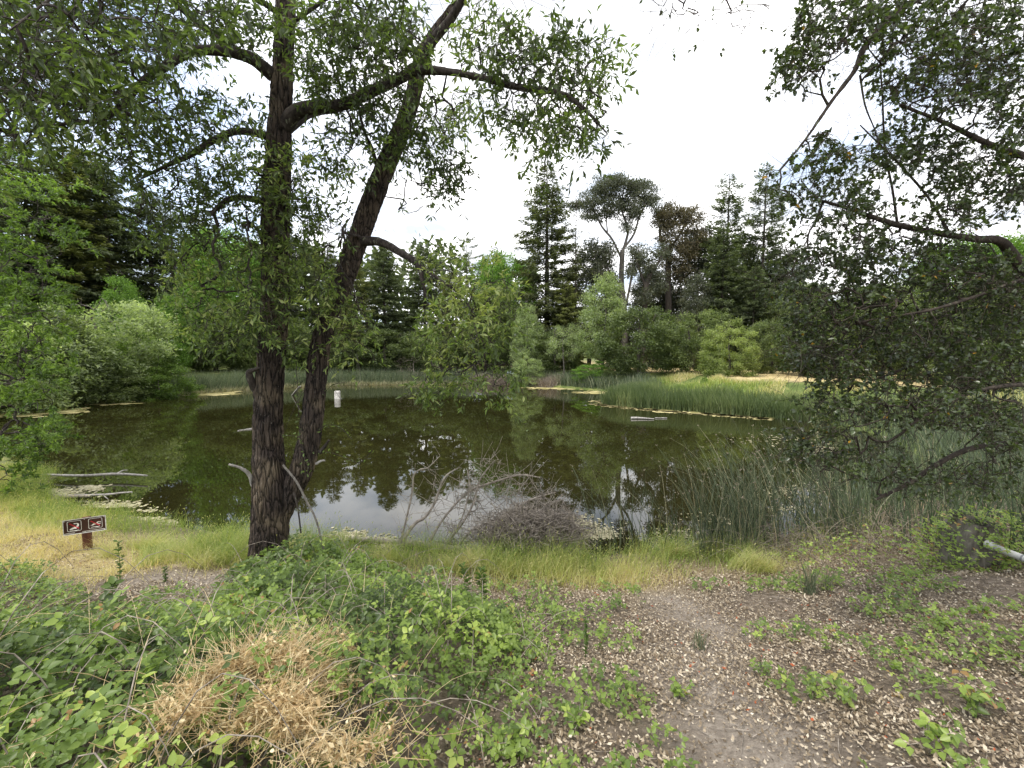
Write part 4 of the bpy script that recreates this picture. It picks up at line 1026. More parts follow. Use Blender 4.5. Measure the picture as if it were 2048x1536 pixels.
# the woods going on behind and beside, read as one mass
rng = np.random.default_rng(51)
a = Acc(); nfw = 0
for (px0, px1, d0, d1, yt) in ((-1500, 900, 75, 110, 500), (900, 3600, 80, 120, 600), (2150, 4200, 24, 60, 480), (-2600, -150, 30, 60, 330)):
    for q in range(26):
        px = rng.uniform(px0, px1); d = rng.uniform(d0, d1); x = P(px, 700, d)[0]
        z0 = float(hgt(x, d)); hh = max(5, hpx(yt + rng.uniform(-30, 60), d) - z0)
        rr = hh * .3 + 1.5; m_ = 520
        v = rvec(rng, m_); p = np.array([x, d, z0 + hh * .5]) + v * np.array([rr, rr, hh * .5]) * rng.uniform(.75, 1.05, (m_, 1))
        p[:, :2] = np.array([x, d]) + (p[:, :2] - np.array([x, d])) * np.clip(1.4 - (p[:, 2:] - z0) / hh, .3, 1)
        scatter(a, DIAMOND, p, rvec(rng, m_), nrm(rvec(rng, m_) + (0, 0, .6)), rng.uniform(1.0, 2.3, m_), 1.1, rng.uniform(.1, .9, m_))
tag(build('distant_woods', a, M['fir']), 'dark woods closing the view beyond the pond', 'woods', kind='stuff')
print('far trees', round(time.time() - T0, 1))

# ------------------------------------------------------------------ reeds
def blades(acc_, rng, base, h, lean, width, R, k=4, dirv=None, curl=.5):
    n_ = len(base)
    az = rng.uniform(0, 2 * math.pi, n_)
    ln = np.stack([np.cos(az), np.sin(az), np.zeros(n_)], -1)
    if dirv is not None: ln = nrm(ln * .7 + np.asarray(dirv))
    t_ = np.linspace(0, 1, k)[None, :, None]
    h = np.broadcast_to(h, (n_,)); lean = np.broadcast_to(lean, (n_,))
    pts = base[:, None] + np.array([0, 0, 1.]) * (t_ * h[:, None, None]) * (1 - .35 * (lean[:, None, None] * t_) ** 2) + ln[:, None] * (t_ ** (1 + curl)) * (h * lean)[:, None, None]
    wv = np.stack([-ln[:, 1], ln[:, 0], np.zeros(n_)], -1)
    turn = rng.normal(size=n_)[:, None]
    wv = nrm(wv + ln * turn)
    wd = np.broadcast_to(width, (n_,))[:, None, None] * (1 - t_ * .92) * .5
    Lf = pts - wv[:, None] * wd; Rt = pts + wv[:, None] * wd
    V = np.concatenate([Lf, Rt], 1)
    i_ = np.arange(k - 1); F_ = np.stack([i_, i_ + k, i_ + k + 1, i_ + 1], 1)
    acc_.add(V.reshape(-1, 3), (F_[None] + (np.arange(n_) * 2 * k)[:, None, None]).reshape(-1, 4), np.repeat(R, 2 * k))
    return pts
def shore_pts(rng, n_, i0, i1, s0, s1):
    "points within s0..s1 metres of the shoreline, between corners i0 and i1 of the pond"
    seq = POND[i0:i1 + 1]
    ln = np.linalg.norm(np.diff(seq, axis=0), axis=1); cum = np.concatenate([[0], np.cumsum(ln)])
    u = rng.uniform(0, cum[-1], n_); j = np.clip(np.searchsorted(cum, u) - 1, 0, len(ln) - 1)
    f_ = ((u - cum[j]) / ln[j])[:, None]
    p = seq[j] * (1 - f_) + seq[j + 1] * f_
    e = seq[j + 1] - seq[j]; nn = nrm(np.stack([e[:, 1], -e[:, 0]], -1))
    return p + nn * rng.uniform(s0, s1, n_)[:, None]
def wz(p): return np.maximum(hgt(p[:, 0], p[:, 1]), -.02)
rng = np.random.default_rng(61)
ia = 28; ib = 35   # far shore corners from the little sign round to the left shore point
a = Acc(); p = shore_pts(rng, 17000, ia, 34, -.8, 2.6); b_ = np.column_stack([p, wz(p)])
blades(a, rng, b_, rng.uniform(.8, 1.7, len(p)), rng.uniform(.1, .5, len(p)), .05, np.clip(rng.normal(.45, .2, len(p)), 0, .95), 3, (.5, 0, 0))
p = shore_pts(rng, 7000, ia, 34, -1.2, -.3); b_ = np.column_stack([p, wz(p)])
blades(a, rng, b_, rng.uniform(.15, .7, len(p)), rng.uniform(.3, 1.3, len(p)), .05, rng.uniform(.85, 1, len(p)), 3, (.5, 0, 0))
tag(build('far_reeds', a, M['reed']), 'grey-green band of tule reeds along the far shore behind the willow stems', 'reeds', kind='stuff')
a = Acc(); p = shore_pts(rng, 9000, 26, 28, -.8, 2.2); b_ = np.column_stack([p, wz(p)])
blades(a, rng, b_, rng.uniform(.5, 1.2, len(p)), rng.uniform(.2, .8, len(p)), .05, rng.uniform(0, 1, len(p)), 3, (-.5, 0, 0))
p2 = shore_pts(rng, 5000, 24, 28, .5, 3); b2 = np.column_stack([p2, wz(p2)])
tag(build('dry_reeds', a, M['drytule']), 'grey-brown dead tules left of the bright cattails', 'reeds', kind='stuff')
a = Acc(); blades(a, rng, b2, rng.uniform(.8, 1.4, len(p2)), rng.uniform(.15, .5, len(p2)), .05, rng.uniform(0, .9, len(p2)), 3, (-.4, 0, 0))
tag(build('blue_reeds', a, M['reed']), 'blue-green tules standing behind the dead ones at the inlet', 'reeds', kind='stuff')
a = Acc(); p = shore_pts(rng, 15000, 18, 24, -.7, 2.0); b_ = np.column_stack([p, wz(p)])
blades(a, rng, b_, rng.uniform(.6, 1.25, len(p)), rng.uniform(.1, .55, len(p)), .045, np.clip((vnoise(b_ * .6, 13) - .5) * .9 + rng.normal(.45, .22, len(p)), 0, 1), 4, (-.5, -.2, 0))
tag(build('cattails', a, M['cattail']), 'bright green cattail bed along the right shore', 'cattails', kind='stuff')
a = Acc(); p = shore_pts(rng, 14000, 17, 25, 1.8, 6.5); b_ = np.column_stack([p, wz(p)])
blades(a, rng, b_, rng.uniform(.12, .42, len(p)), rng.uniform(.2, .8, len(p)), .05, np.clip(vnoise(b_ * .5, 12) * 1.0 + rng.normal(0, .12, len(p)) - .2 + .5 * sstep(pond_sd(p[:, 0], p[:, 1]), 3.2, 5.5), 0, 1), 3)
tag(build('bank_grass', a, M['grass']), 'rough green and straw grass on the right bank slope', 'grass', kind='stuff')

a = Acc(); p = shore_pts(rng, 5500, 12, 18, -.2, 5.0); b_ = np.column_stack([p, wz(p)])
blades(a, rng, b_, rng.uniform(.7, 1.7, len(p)), rng.uniform(.1, .6, len(p)), .022, np.clip(rng.normal(.35, .22, len(p)), 0, 1), 4, (-.3, 0, 0))
tag(build('bank_reeds', a, M['reed']), 'tall blue-green reeds on the right bank behind the oak tangle', 'reeds', kind='stuff')
# near tules at the right of the brush pile: round stems, many leaning left
rng = np.random.default_rng(62)
def tule(acc_, pxr, yr, n_, hr, lean, dirv, thick=(.0045, .0078), R=(0, .75), k=6, sides=4, heads=None):
    px = rng.uniform(*pxr, n_); py = rng.uniform(*yr, n_)
    b0 = np.array([G(a1, b1, 0.02) for a1, b1 in zip(px, py)]); b0[:, 2] = np.maximum(-.05, hgt(b0[:, 0], b0[:, 1]) - .02)
    h = rng.uniform(*hr, n_); lea = rng.uniform(*lean, n_)
    az = rng.uniform(0, 6.28, n_); d_ = nrm(np.stack([np.cos(az), np.sin(az), 0 * az], -1) * .8 + np.asarray(dirv))
    t_ = np.linspace(0, 1, k)[None, :, None]
    pts = b0[:, None] + np.array([0, 0, 1.]) * t_ * h[:, None, None] * (1 - .4 * (t_ * lea[:, None, None]) ** 2) + d_[:, None] * t_ ** 1.7 * (h * lea)[:, None, None]
    polys(acc_, pts, rng.uniform(*thick, n_), .0014, sides, np.where(rng.random(n_) < .14, rng.uniform(.85, 1, n_), rng.uniform(*R, n_)))
    if heads is not None:
        m_ = rng.random(n_) < .4; pe = pts[m_, -1]
        for q in range(3): scatter(heads, DIAMOND, pe, nrm(rvec(rng, len(pe)) + (0, 0, .4)), rvec(rng, len(pe)), .03, .014, rng.uniform(.4, 1, len(pe)))
a = Acc(); hd = Acc()
tule(a, (1390, 1520), (1085, 1125), 190, (.9, 1.9), (.05, .6), (-.4, 0, 0), heads=hd)
tule(a, (1480, 1720), (1040, 1120), 260, (.8, 2.1), (.1, .8), (-.8, 0, 0), heads=hd)
tule(a, (1380, 1640), (960, 1080), 110, (.7, 1.6), (.1, .8), (-.8, 0, 0), heads=hd)
tule(a, (1180, 1400), (1060, 1120), 60, (.5, 1.5), (.1, .8), (-.5, 0, 0), heads=hd)
tule(a, (1620, 2200), (900, 1060), 520, (.9, 1.9), (.05, .5), (-.4, 0, 0))
tag(build('tule_reeds', a, M['reed']), 'near clump of slender dark green tule stems leaning left over the water', 'reeds', kind='stuff')
tag(build('tule_seed_heads', hd, M['drytule']), 'small brown seed heads at the tips of the near tule stems', 'seed heads', kind='stuff')
a = Acc()
tule(a, (1500, 1900), (1080, 1140), 420, (.3, .9), (.5, 2.0), (-.1, -.3, 0), (.003, .006), (0, 1))
tule(a, (1350, 1560), (1070, 1120), 160, (.2, .7), (.6, 2.2), (0, 0, 0), (.003, .005), (0, 1))
tule(a, (1750, 2300), (1000, 1120), 380, (.3, 1.0), (.4, 1.8), (-.1, -.3, 0), (.003, .006), (0, 1))
tag(build('dead_tules', a, M['drytule']), 'broken straw-coloured dead stems lying at the foot of the near tules', 'reeds', kind='stuff')
print('reeds', round(time.time() - T0, 1))

# ------------------------------------------------------------------ near bank ground cover
def bramb_sd(X, Y): return poly_sd(BRAMB, X, Y)
def mound(X, Y):
    s = -bramb_sd(X, Y)
    n1 = fbm(np.stack([X * 1.6, Y * 1.6], -1), 14, 3)
    return sstep(s, -.15, 1.0) * (.12 + .78 * n1) + .02
# grass on the shore strip
rng = np.random.default_rng(71)
a = Acc(); heads = Acc()
n_ = 390000
X = rng.uniform(-14, 6.5, n_); Y = rng.uniform(3.8, 12.5, n_)
s = pond_sd(X, Y)
gN = fbm(np.stack([X * .9, Y * .9], -1), 15, 3)
near_edge = np.clip(1.25 - np.abs(s - .5) / .75, 0, 1)
left = np.clip(1.6 - np.hypot((X + 6.6) / 2.6, (Y - 6.4) / 1.25), 0, 1)
prob = np.maximum(near_edge * np.where(X > 3.6, .25, 1), left * .9) * np.clip(gN * 2.2 - .35, .1, 1)
prob *= np.where((np.hypot((X + 4.2) / .95, (Y - 5.3) / .6) < 1), .12, 1)
prob *= np.where(bramb_sd(X, Y) < -.25, .05, 1)
sgn = np.hypot((X + 5.95) / .62, (Y - 6.05) / .62) < 1
prob *= np.where(sgn, .35, 1)
k_ = (rng.random(n_) < prob) & (s > -.12)
X, Y, s, gN, sgn = X[k_], Y[k_], s[k_], gN[k_], sgn[k_]
Z = hgt(X, Y)
dry = np.clip((s - .55) / 1.1 + (vnoise(np.stack([X, Y], -1) * 1.1, 16) - .5) * 1.5 + (vnoise(np.stack([X, Y], -1) * 5, 17) - .5) * .7, 0, 1)
hh = rng.uniform(.10, .38, len(X)) * (.55 + .9 * vnoise(np.stack([X, Y], -1) * 3.1, 19)) * np.clip(1.3 - dry * .6, .5, 1.3) * np.where(X < -5, .7, 1) * np.where(sgn, .28, 1)
pts = blades(a, rng, np.column_stack([X, Y, Z]), hh, rng.uniform(.2, 1.1, len(X)), rng.uniform(.004, .009, len(X)), np.clip(dry * .62 + rng.normal(.3, .13, len(X)), 0, 1), 3, (.25, -.1, 0))
m_ = (rng.random(len(X)) < .16) & (s < 1.1)
scatter(heads, DIAMOND, pts[m_, -1], nrm(pts[m_, -1] - pts[m_, -2] + (0, 0, .0)), rvec(rng, m_.sum()), rng.uniform(.03, .06, m_.sum()), .012, rng.uniform(.35, .8, m_.sum()))
for q in range(75):
    tx = rng.uniform(-6.5, 3.6); ty = 7.2 - .04 * abs(tx) + rng.uniform(-1.3, -.2); 
    if not (.25 < float(pond_sd(np.array([tx]), np.array([ty]))[0]) < 1.7) or float(bramb_sd(np.array([tx]), np.array([ty]))[0]) < .1: continue
    n_ = 170; X9 = tx + rng.normal(0, .10, n_); Y9 = ty + rng.normal(0, .07, n_); dv = rng.normal(size=2) * .9
    blades(a, rng, np.column_stack([X9, Y9, hgt(X9, Y9)]), rng.uniform(.2, .42, n_), rng.uniform(.5, 1.4, n_), .006, np.clip(rng.normal(.55, .18) + rng.normal(0, .1, n_), .1, 1), 4, (dv[0], dv[1] * .6, 0))
print('grass', len(X))
tag(build('bank_turf', a, M['grass']), 'yellow-green grass fringe along the near water edge and round the sign', 'grass', kind='stuff')
tag(build('grass_seed_heads', heads, M['grass']), 'pale seed heads on the near bank grass', 'grass', kind='stuff')

# brambles
rng = np.random.default_rng(72)
TRI = None
def bramble(acc_, rng, pos, size, R, upbias=1.2, tpl=OV4, wr=.66):
    n2 = len(pos)
    nm_ = nrm(rvec(rng, n2) * .75 + np.array([0, -.25, upbias]))
    az = rng.uniform(0, 6.28, n2); d0 = np.stack([np.cos(az), np.sin(az), -.25 + 0 * az], -1)
    d0 = nrm(d0 - nm_ * np.sum(d0 * nm_, 1, keepdims=True)); s_ = np.cross(nm_, d0)
    for ang, sc_ in ((0, 1.15), (1.25, .92), (-1.25, .92)):
        dv = d0 * math.cos(ang) + s_ * math.sin(ang)
        scatter(acc_, tpl, pos + dv * size[:, None] * .18, dv + rvec(rng, n2) * .12, nm_ + rvec(rng, n2) * .22, size * sc_, size * wr * sc_, np.clip(R + rng.normal(0, .06, n2), 0, 1))
a = Acc()
n_ = 42000
X = rng.uniform(-7.5, .6, n_); Y = rng.uniform(.9, 6.0, n_)
sd_ = bramb_sd(X, Y)
k_ = rng.random(n_) < np.clip(-sd_ / .35 + .25, 0, 1)
hol = (X > -1.9) & (Y < 3.3) & (rng.random(n_) < np.clip((3.3 - Y) / 1.0, 0, .62) * sstep(X, -2.2, -.9)); k_ &= ~hol
X, Y = X[k_], Y[k_]
m_ = mound(X, Y)
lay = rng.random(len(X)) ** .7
Z = hgt(X, Y) + m_ * lay + rng.normal(0, .02, len(X))
pos = np.column_stack([X, Y, Z])
dist = np.linalg.norm(pos - EYE, axis=1)
size = (.018 + .042 * rng.random(len(X)) ** 1.4) * np.where(X < -2.2, 1.1, 1.0)
fresh = (rng.random(len(X)) < .10) & (lay > .8)
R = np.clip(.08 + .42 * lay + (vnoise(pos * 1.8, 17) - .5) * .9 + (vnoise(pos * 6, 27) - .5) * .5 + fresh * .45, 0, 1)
keep = dist > 1.35
pos, size, R, X, Y, lay = pos[keep], size[keep], R[keep], X[keep], Y[keep], lay[keep]
# the largest showing leaflets become parts of their own
thicket = tag(empty('bramble_thicket', (-2.6, 3.2, float(hgt(-2.6, 3.2)))), 'dense green bramble mass filling the near bank around the willow foot', 'brambles')
px, py, w_ = project(pos)
vis = (px > 10) & (px < 2030) & (py > 10) & (py < 1520) & (lay > .72)
top = np.argsort(-(size / w_ * vis))[:100]
rest = np.ones(len(pos), bool); rest[top] = False
bramble(a, rng, pos[rest], size[rest], R[rest])
# scattered sprigs thinning out over the litter to the right and over the weeds to the left
n2 = 11000
X2 = np.concatenate([rng.uniform(-.6, 5.5, n2), rng.uniform(-9.0, -3.0, n2)]); Y2 = np.concatenate([rng.uniform(1.3, 5.4, n2), rng.uniform(2.6, 5.3, n2)])
pt_ = vnoise(np.stack([X2 * 2.1, Y2 * 2.1], -1), 18) + .5 * vnoise(np.stack([X2 * 5, Y2 * 5], -1), 19)
wgt = np.where(X2 > -.6, np.clip(1.15 - (X2 + .4) / 2.2, .22, 1) * (path_d(X2, Y2) > .38) + .3 * sstep(X2, 2.0, 3.4), .85)
k_ = (pt_ > 1.02 - .42 * wgt) & (bramb_sd(X2, Y2) > -.1) & (rng.random(len(X2)) < .8) & (wgt > .02)
k_ &= ~((np.hypot((X2 + 4.25) / .9, (Y2 - 5.2) / .7) < 1)) & (pond_sd(X2, Y2) > .9)
X2, Y2 = X2[k_], Y2[k_]
b2 = Acc()
p2 = np.column_stack([X2, Y2, hgt(X2, Y2) + rng.uniform(.02, .16, len(X2)) * np.where(X2 < -2, 1.5, 1)])
bramble(b2, rng, p2, rng.uniform(.018, .05, len(X2)), np.clip(rng.normal(.5, .2, len(X2)), 0, 1))
sp_ = tag(build('bramble_sprigs', b2, M['bramble']), 'low scattered bramble and weed sprigs over the leaf litter', 'ground cover', kind='stuff')
o = build('leaf_mass', a, M['bramble'], thicket); o['kind'] = 'stuff'
# leaflets as parts
ms = []
for q in range(5):
    z_ = Acc(); z_.add(OV4[0], OV4[1], .2 + .18 * q); me = z_.mesh('leaf'); me.materials.append(M['bramble']); ms.append(me)
base = wloc(thicket)
for i in top:
    nm_ = nrm(rvec(rng, 1)[0] * .6 + np.array([0, -.25, 1.2])); az = rng.uniform(0, 6.28); d0 = np.array([math.cos(az), math.sin(az), -.2]); d0 = nrm(d0 - nm_ * (d0 @ nm_)); s_ = np.cross(nm_, d0)
    for ang, sc_ in ((0, 1.15), (1.25, .92), (-1.25, .92)):
        dv = d0 * math.cos(ang) + s_ * math.sin(ang); sv = np.cross(nm_, dv)
        o = bpy.data.objects.new('leaf', ms[min(4, int(R[i] * 5))]); C.objects.link(o); o.parent = thicket
        mt = np.eye(4); L_ = size[i] * sc_; mt[:3, 0] = dv * L_; mt[:3, 1] = sv * L_ * .72; mt[:3, 2] = nm_ * L_; mt[:3, 3] = pos[i] + dv * size[i] * .18 - base
        o.matrix_basis = Matrix(mt.tolist())
# bramble canes, arching, some straw coloured
cn_ = Acc()
n3 = 420
X3 = rng.uniform(-6.5, .2, n3); Y3 = rng.uniform(1.4, 5.6, n3); k_ = bramb_sd(X3, Y3) < -.1; X3, Y3 = X3[k_], Y3[k_]; n3 = len(X3)
p0 = np.column_stack([X3, Y3, hgt(X3, Y3)]); az = rng.uniform(0, 6.28, n3); ln = rng.uniform(.4, 1.1, n3); hm = mound(X3, Y3) * rng.uniform(.8, 1.35, n3)
t = np.linspace(0, 1, 8)[None, :, None]
dh = np.stack([np.cos(az), np.sin(az), 0 * az], -1)
pt = p0[:, None] + dh[:, None] * t * ln[:, None, None] + np.array([0, 0, 1.]) * np.sin(t * 2.6) * hm[:, None, None]
polys(cn_, pt, .004, .0015, 4)
o = build('canes', cn_, M['dead_wood'], thicket); o['kind'] = 'stuff'

# ivy-like darker leaves in the hollow in front (1000..1150, 1200..1450)
# straw-coloured dead vetch heap lying over the brambles
rng = np.random.default_rng(73)
hp = np.array([-1.0, 1.95]); hz_ = float(hgt(*hp))
heap = tag(empty('dead_vetch_heap', (hp[0], hp[1], hz_)), 'tangled heap of straw-brown dead vetch lying on the brambles near the bottom of the view', 'dead plants')
a = Acc()
def heap_pt(n_):
    c = np.array([[-1.2, 2.62, .42], [-1.45, 2.38, .44], [-1.18, 2.25, .48], [-1.5, 2.1, .48], [-1.02, 2.0, .5], [-.82, 1.9, .4], [-1.25, 1.82, .5]]); r = np.array([.14, .17, .25, .12, .27, .15, .24])
    n_ = int(n_ * 2.9)
    i_ = rng.choice(7, n_, p=[.08, .14, .22, .14, .2, .08, .14])
    q_ = c[i_] + rng.normal(size=(n_, 3)) * .68 * r[i_][:, None] * np.array([1, 1, .35]) + np.array([0, 0, -.02])
    q_ = q_[vnoise(q_ * 5.5, 37) + .35 * vnoise(q_ * 14, 38) > .78]
    q_[:, 2] += hgt(q_[:, 0], q_[:, 1]) ; return q_
p0 = heap_pt(2300); n4 = len(p0); az = rng.uniform(0, 6.28, n4); ln = rng.uniform(.05, .42, n4)
dh = nrm(np.stack([np.cos(az), np.sin(az), rng.normal(.05, .5, n4)], -1)); bend = rvec(rng, n4) * .9
t = np.linspace(0, 1, 5)[None, :, None]
pt = p0[:, None] + (dh[:, None] * (t - .5) + bend[:, None] * (t - .5) ** 2) * ln[:, None, None]
polys(a, pt, .0016, .0009, 3, rng.uniform(.2, 1, n4))
o = build('stems', a, M['straw'], heap); o['kind'] = 'stuff'
a = Acc(); p0 = heap_pt(8000); n5 = len(p0)
scatter(a, LANCE, p0, rvec(rng, n5), rvec(rng, n5), rng.uniform(.012, .042, n5), rng.uniform(.006, .016, n5), rng.uniform(0, 1, n5))
o = build('dry_foliage', a, M['straw'], heap); o['kind'] = 'stuff'
a = Acc(); n8 = 700
p0 = np.column_stack([rng.uniform(-2.0, -.5, n8), rng.uniform(1.6, 2.9, n8), np.zeros(n8)]); p0 = p0[vnoise(p0 * 3.2, 39) > .52]
p0[:, 2] = hgt(p0[:, 0], p0[:, 1]) + .5 + rng.uniform(-.1, .12, len(p0))
bramble(a, rng, p0, rng.uniform(.025, .05, len(p0)), np.clip(rng.normal(.45, .25, len(p0)), 0, 1))
o = build('poking_foliage', a, M['bramble'], thicket); o['kind'] = 'stuff'
# single straw stalks arching out of the heap and the brambles
a = Acc(); n6 = 80
p0 = np.column_stack([rng.uniform(-3.4, -.3, n6), rng.uniform(1.5, 3.4, n6), np.zeros(n6)]); p0[:, 2] = hgt(p0[:, 0], p0[:, 1]) + mound(p0[:, 0], p0[:, 1]) * .6
az = rng.uniform(0, 6.28, n6); ln = rng.uniform(.25, .7, n6)
pt = p0[:, None] + np.stack([np.cos(az), np.sin(az), 0 * az], -1)[:, None] * t * ln[:, None, None] * .8 + np.array([0, 0, 1.]) * (t - .55 * t * t) * ln[:, None, None]
polys(a, pt, .002, .0008, 3, rng.uniform(.3, 1, n6))
o = build('stalks', a, M['straw'], heap); o['kind'] = 'stuff'

# leaf litter
rng = np.random.default_rng(74)
n_ = 360000
X = rng.uniform(-8, 9, n_); Y = 1.1 + 5.9 * rng.random(n_) ** 1.1
s = pond_sd(X, Y)
d_ = np.where(X > -.9, 1.0, .35)
d_ = d_ * np.clip(.55 + path_d(X, Y) * 1.2, .5, 1) * np.clip((s - .4) / .8, 0, 1)
d_ = np.where((np.hypot((X + 3.6) / 1.1, (Y - 4.75) / .5) < 1), 1.0, d_)
d_ = d_ * np.where(bramb_sd(X, Y) < -.3, .15, 1) * np.clip(fbm(np.stack([X * 1.7, Y * 1.7], -1), 22, 3) * 3.2 - .8, .2, 1)
k_ = rng.random(n_) < d_ * .9
X, Y = X[k_], Y[k_]
pos = np.column_stack([X, Y, hgt(X, Y) + rng.uniform(.004, .03, len(X))])
lv = dict(pos=pos, ax=nrm(rvec(rng, len(X)) * (1, 1, .35)), nm=nrm(rvec(rng, len(X)) * .55 + (0, 0, 1)), L=.012 + .030 * rng.random(len(X)) ** 1.4, W=rng.uniform(.007, .021, len(X)), R=np.clip(rng.beta(1.7, 1.5, len(X)), 0, .96))
i = rng.random(len(X)) < .008; lv['R'][i] = 1
DEAD = (np.array([[0, 0, .12], [.45, .5, -.06], [1, 0, .26], [.55, -.5, .16]]), np.array([[0, 3, 1], [3, 2, 1]]))
print('litter', len(X))
litter = tag(empty('leaf_litter', (2.0, 3.0, float(hgt(2.0, 3.0)))), 'carpet of small dry tan leaves on the ground right of the brambles', 'leaf litter')
build_leaves(lv, DEAD, M['dead_leaf'], litter, 300, 'dead_leaf', 'litter_mass')
k = 26000; X = rng.uniform(-.6, 6.5, k); Y = rng.uniform(1.2, 6.0, k)
k_ = rng.random(k) < np.clip(1.2 - path_d(X, Y) * .7, .25, 1); X, Y = X[k_], Y[k_]; a = Acc()
scatter(a, DEAD, np.column_stack([X, Y, hgt(X, Y) + .008]), nrm(rvec(rng, len(X)) * (1, 1, .3)), nrm(rvec(rng, len(X)) * .5 + (0, 0, 1)), rng.uniform(.007, .018, len(X)), rng.uniform(.005, .011, len(X)), rng.uniform(.1, .96, len(X)))
o = build('crumbs', a, M['dead_leaf'], litter); o['kind'] = 'stuff'
# fallen twigs on the litter
a = Acc(); n7 = 500
p0 = np.column_stack([rng.uniform(-.5, 7, n7), rng.uniform(1.4, 6.0, n7), np.zeros(n7)]); az = rng.uniform(0, 6.28, n7); ln = rng.uniform(.06, .35, n7)
p1 = p0 + np.stack([np.cos(az), np.sin(az), 0 * az], -1) * ln[:, None]
pts = np.stack([p0, (p0 + p1) / 2 + rng.normal(0, .01, p0.shape), p1], 1)
pts[..., 2] = hgt(pts[..., 0], pts[..., 1]) + .015
polys(a, pts, .003, .0015, 4)
tag(build('fallen_twigs', a, M['dead_wood']), 'thin fallen twigs strewn over the leaf litter', 'twigs', kind='stuff')
print('cover', round(time.time() - T0, 1))

# ------------------------------------------------------------------ individual plants
def seedling(px, py, z, h, n_, lf, label, mat='bramble', name='seedling', cat='plant', seed=0, tpl=OV4, wr=.7, tri=True):
    rg = np.random.default_rng(seed + 500)
    p = G(px, py, z); gz = float(hgt(p[0], p[1])); p = G(px, py, gz); gz = float(hgt(p[0], p[1]))
    o = tag(empty(name, (p[0], p[1], gz)), label, cat)
    a = Acc(); b_ = Acc()
    for q in range(n_):
        az = rg.uniform(0, 6.28); r_ = rg.uniform(.1, 1) * h * .7
        e = np.array([p[0] + math.cos(az) * r_, p[1] + math.sin(az) * r_, gz + h * rg.uniform(.35, 1)])
        sp__ = spline([(p[0], p[1], gz, .003), (*(np.array([p[0], p[1], gz]) * .5 + e * .5 + (0, 0, h * .15)), .002), (*e, .0012)], h / 5)
        limb(a, sp__, 4, 0, cap=False)
        pos = sp__[2:, :3]
        bramble(b_, rg, pos, np.full(len(pos), lf) * rg.uniform(.7, 1.2, len(pos)), np.clip(rg.normal(.6, .2, len(pos)), 0, 1), tpl=tpl, wr=wr)
    build('stem', a, M['dead_wood'], o); k = build('foliage', b_, M[mat], o); k['kind'] = 'stuff'
    return o
seedling(1690, 1400, 1.0, .22, 7, .05, 'broad-leaved green seedling standing alone on the litter right of the dirt path', seed=1)
seedling(1525, 1325, 1.0, .15, 6, .035, 'light green seedling at the right edge of the dirt path', seed=2)
seedling(1570, 1345, 1.0, .10, 4, .03, 'small yellowish seedling touching the one at the path edge', seed=3)
seedling(1650, 1300, .9, .10, 4, .03, 'low pale seedling on the litter behind the broad-leaved one', seed=4)
seedling(1960, 1235, .8, .2, 8, .04, 'yellow-green bramble plant on the litter below the mossy stump', seed=5)
seedling(1880, 1260, .8, .16, 7, .04, 'flat green bramble patch left of the yellow-green one below the stump', seed=6)
seedling(1740, 1235, .7, .14, 6, .035, 'yellow-green bramble tuft at the edge of the shade left of the stump', seed=7)
seedling(1090, 1330, .9, .3, 7, .035, 'upright leafy sprig at the right edge of the bramble mass', seed=8)
seedling(1120, 1240, .8, .18, 6, .03, 'small green sprig where brambles meet the leaf litter', seed=9)
seedling(1950, 1420, 1.1, .25, 10, .05, 'dark green leafy clump in shade near the bottom corner', seed=10)
seedling(1360, 1390, 1.1, .14, 6, .04, 'green sprig left of the dirt path', seed=11)
seedling(1860, 1490, 1.2, .22, 9, .05, 'dark green seedling clump at the bottom edge right of the path', seed=12)
seedling(1030, 1490, 1.2, .2, 10, .05, 'broad pale green leaves at the bottom edge by the bramble end', seed=13)
seedling(1160, 1440, 1.1, .18, 9, .04, 'leafy green sprigs between bramble end and path', seed=14)
def rush(px, py, n_, h, label, mat='reed'):
    rg = np.random.default_rng(int(px))
    p = G(px, py, .6); gz = float(hgt(p[0], p[1])); p = G(px, py, gz); gz = float(hgt(p[0], p[1]))
    o = tag(empty('rush_clump', (p[0], p[1], gz)), label, 'rush')
    b0 = np.column_stack([p[0] + rg.normal(0, .035, n_), p[1] + rg.normal(0, .035, n_), np.full(n_, gz - .02)])
    a = Acc(); ln = rg.normal(size=(n_, 3)) * (.16, .16, 0); t_ = np.linspace(0, 1, 5)[None, :, None]
    pts = b0[:, None] + (np.array([0, 0, 1.]) * t_ + ln[:, None] * t_ ** 1.6) * (h * rg.uniform(.5, 1, n_))[:, None, None]
    polys(a, pts, .0035, .0015, 4, rg.uniform(.3, 1, n_)); k = build('stems', a, M[mat], o); k['kind'] = 'stuff'
rush(1620, 1178, 60, .42, 'taller dry-based rush clump at the grass end before the dead tules')
rush(1652, 1172, 26, .30, 'smaller rush tuft right beside the taller rush clump')
rush(1398, 1295, 34, .22, 'short rush tuft standing alone on the dirt path')
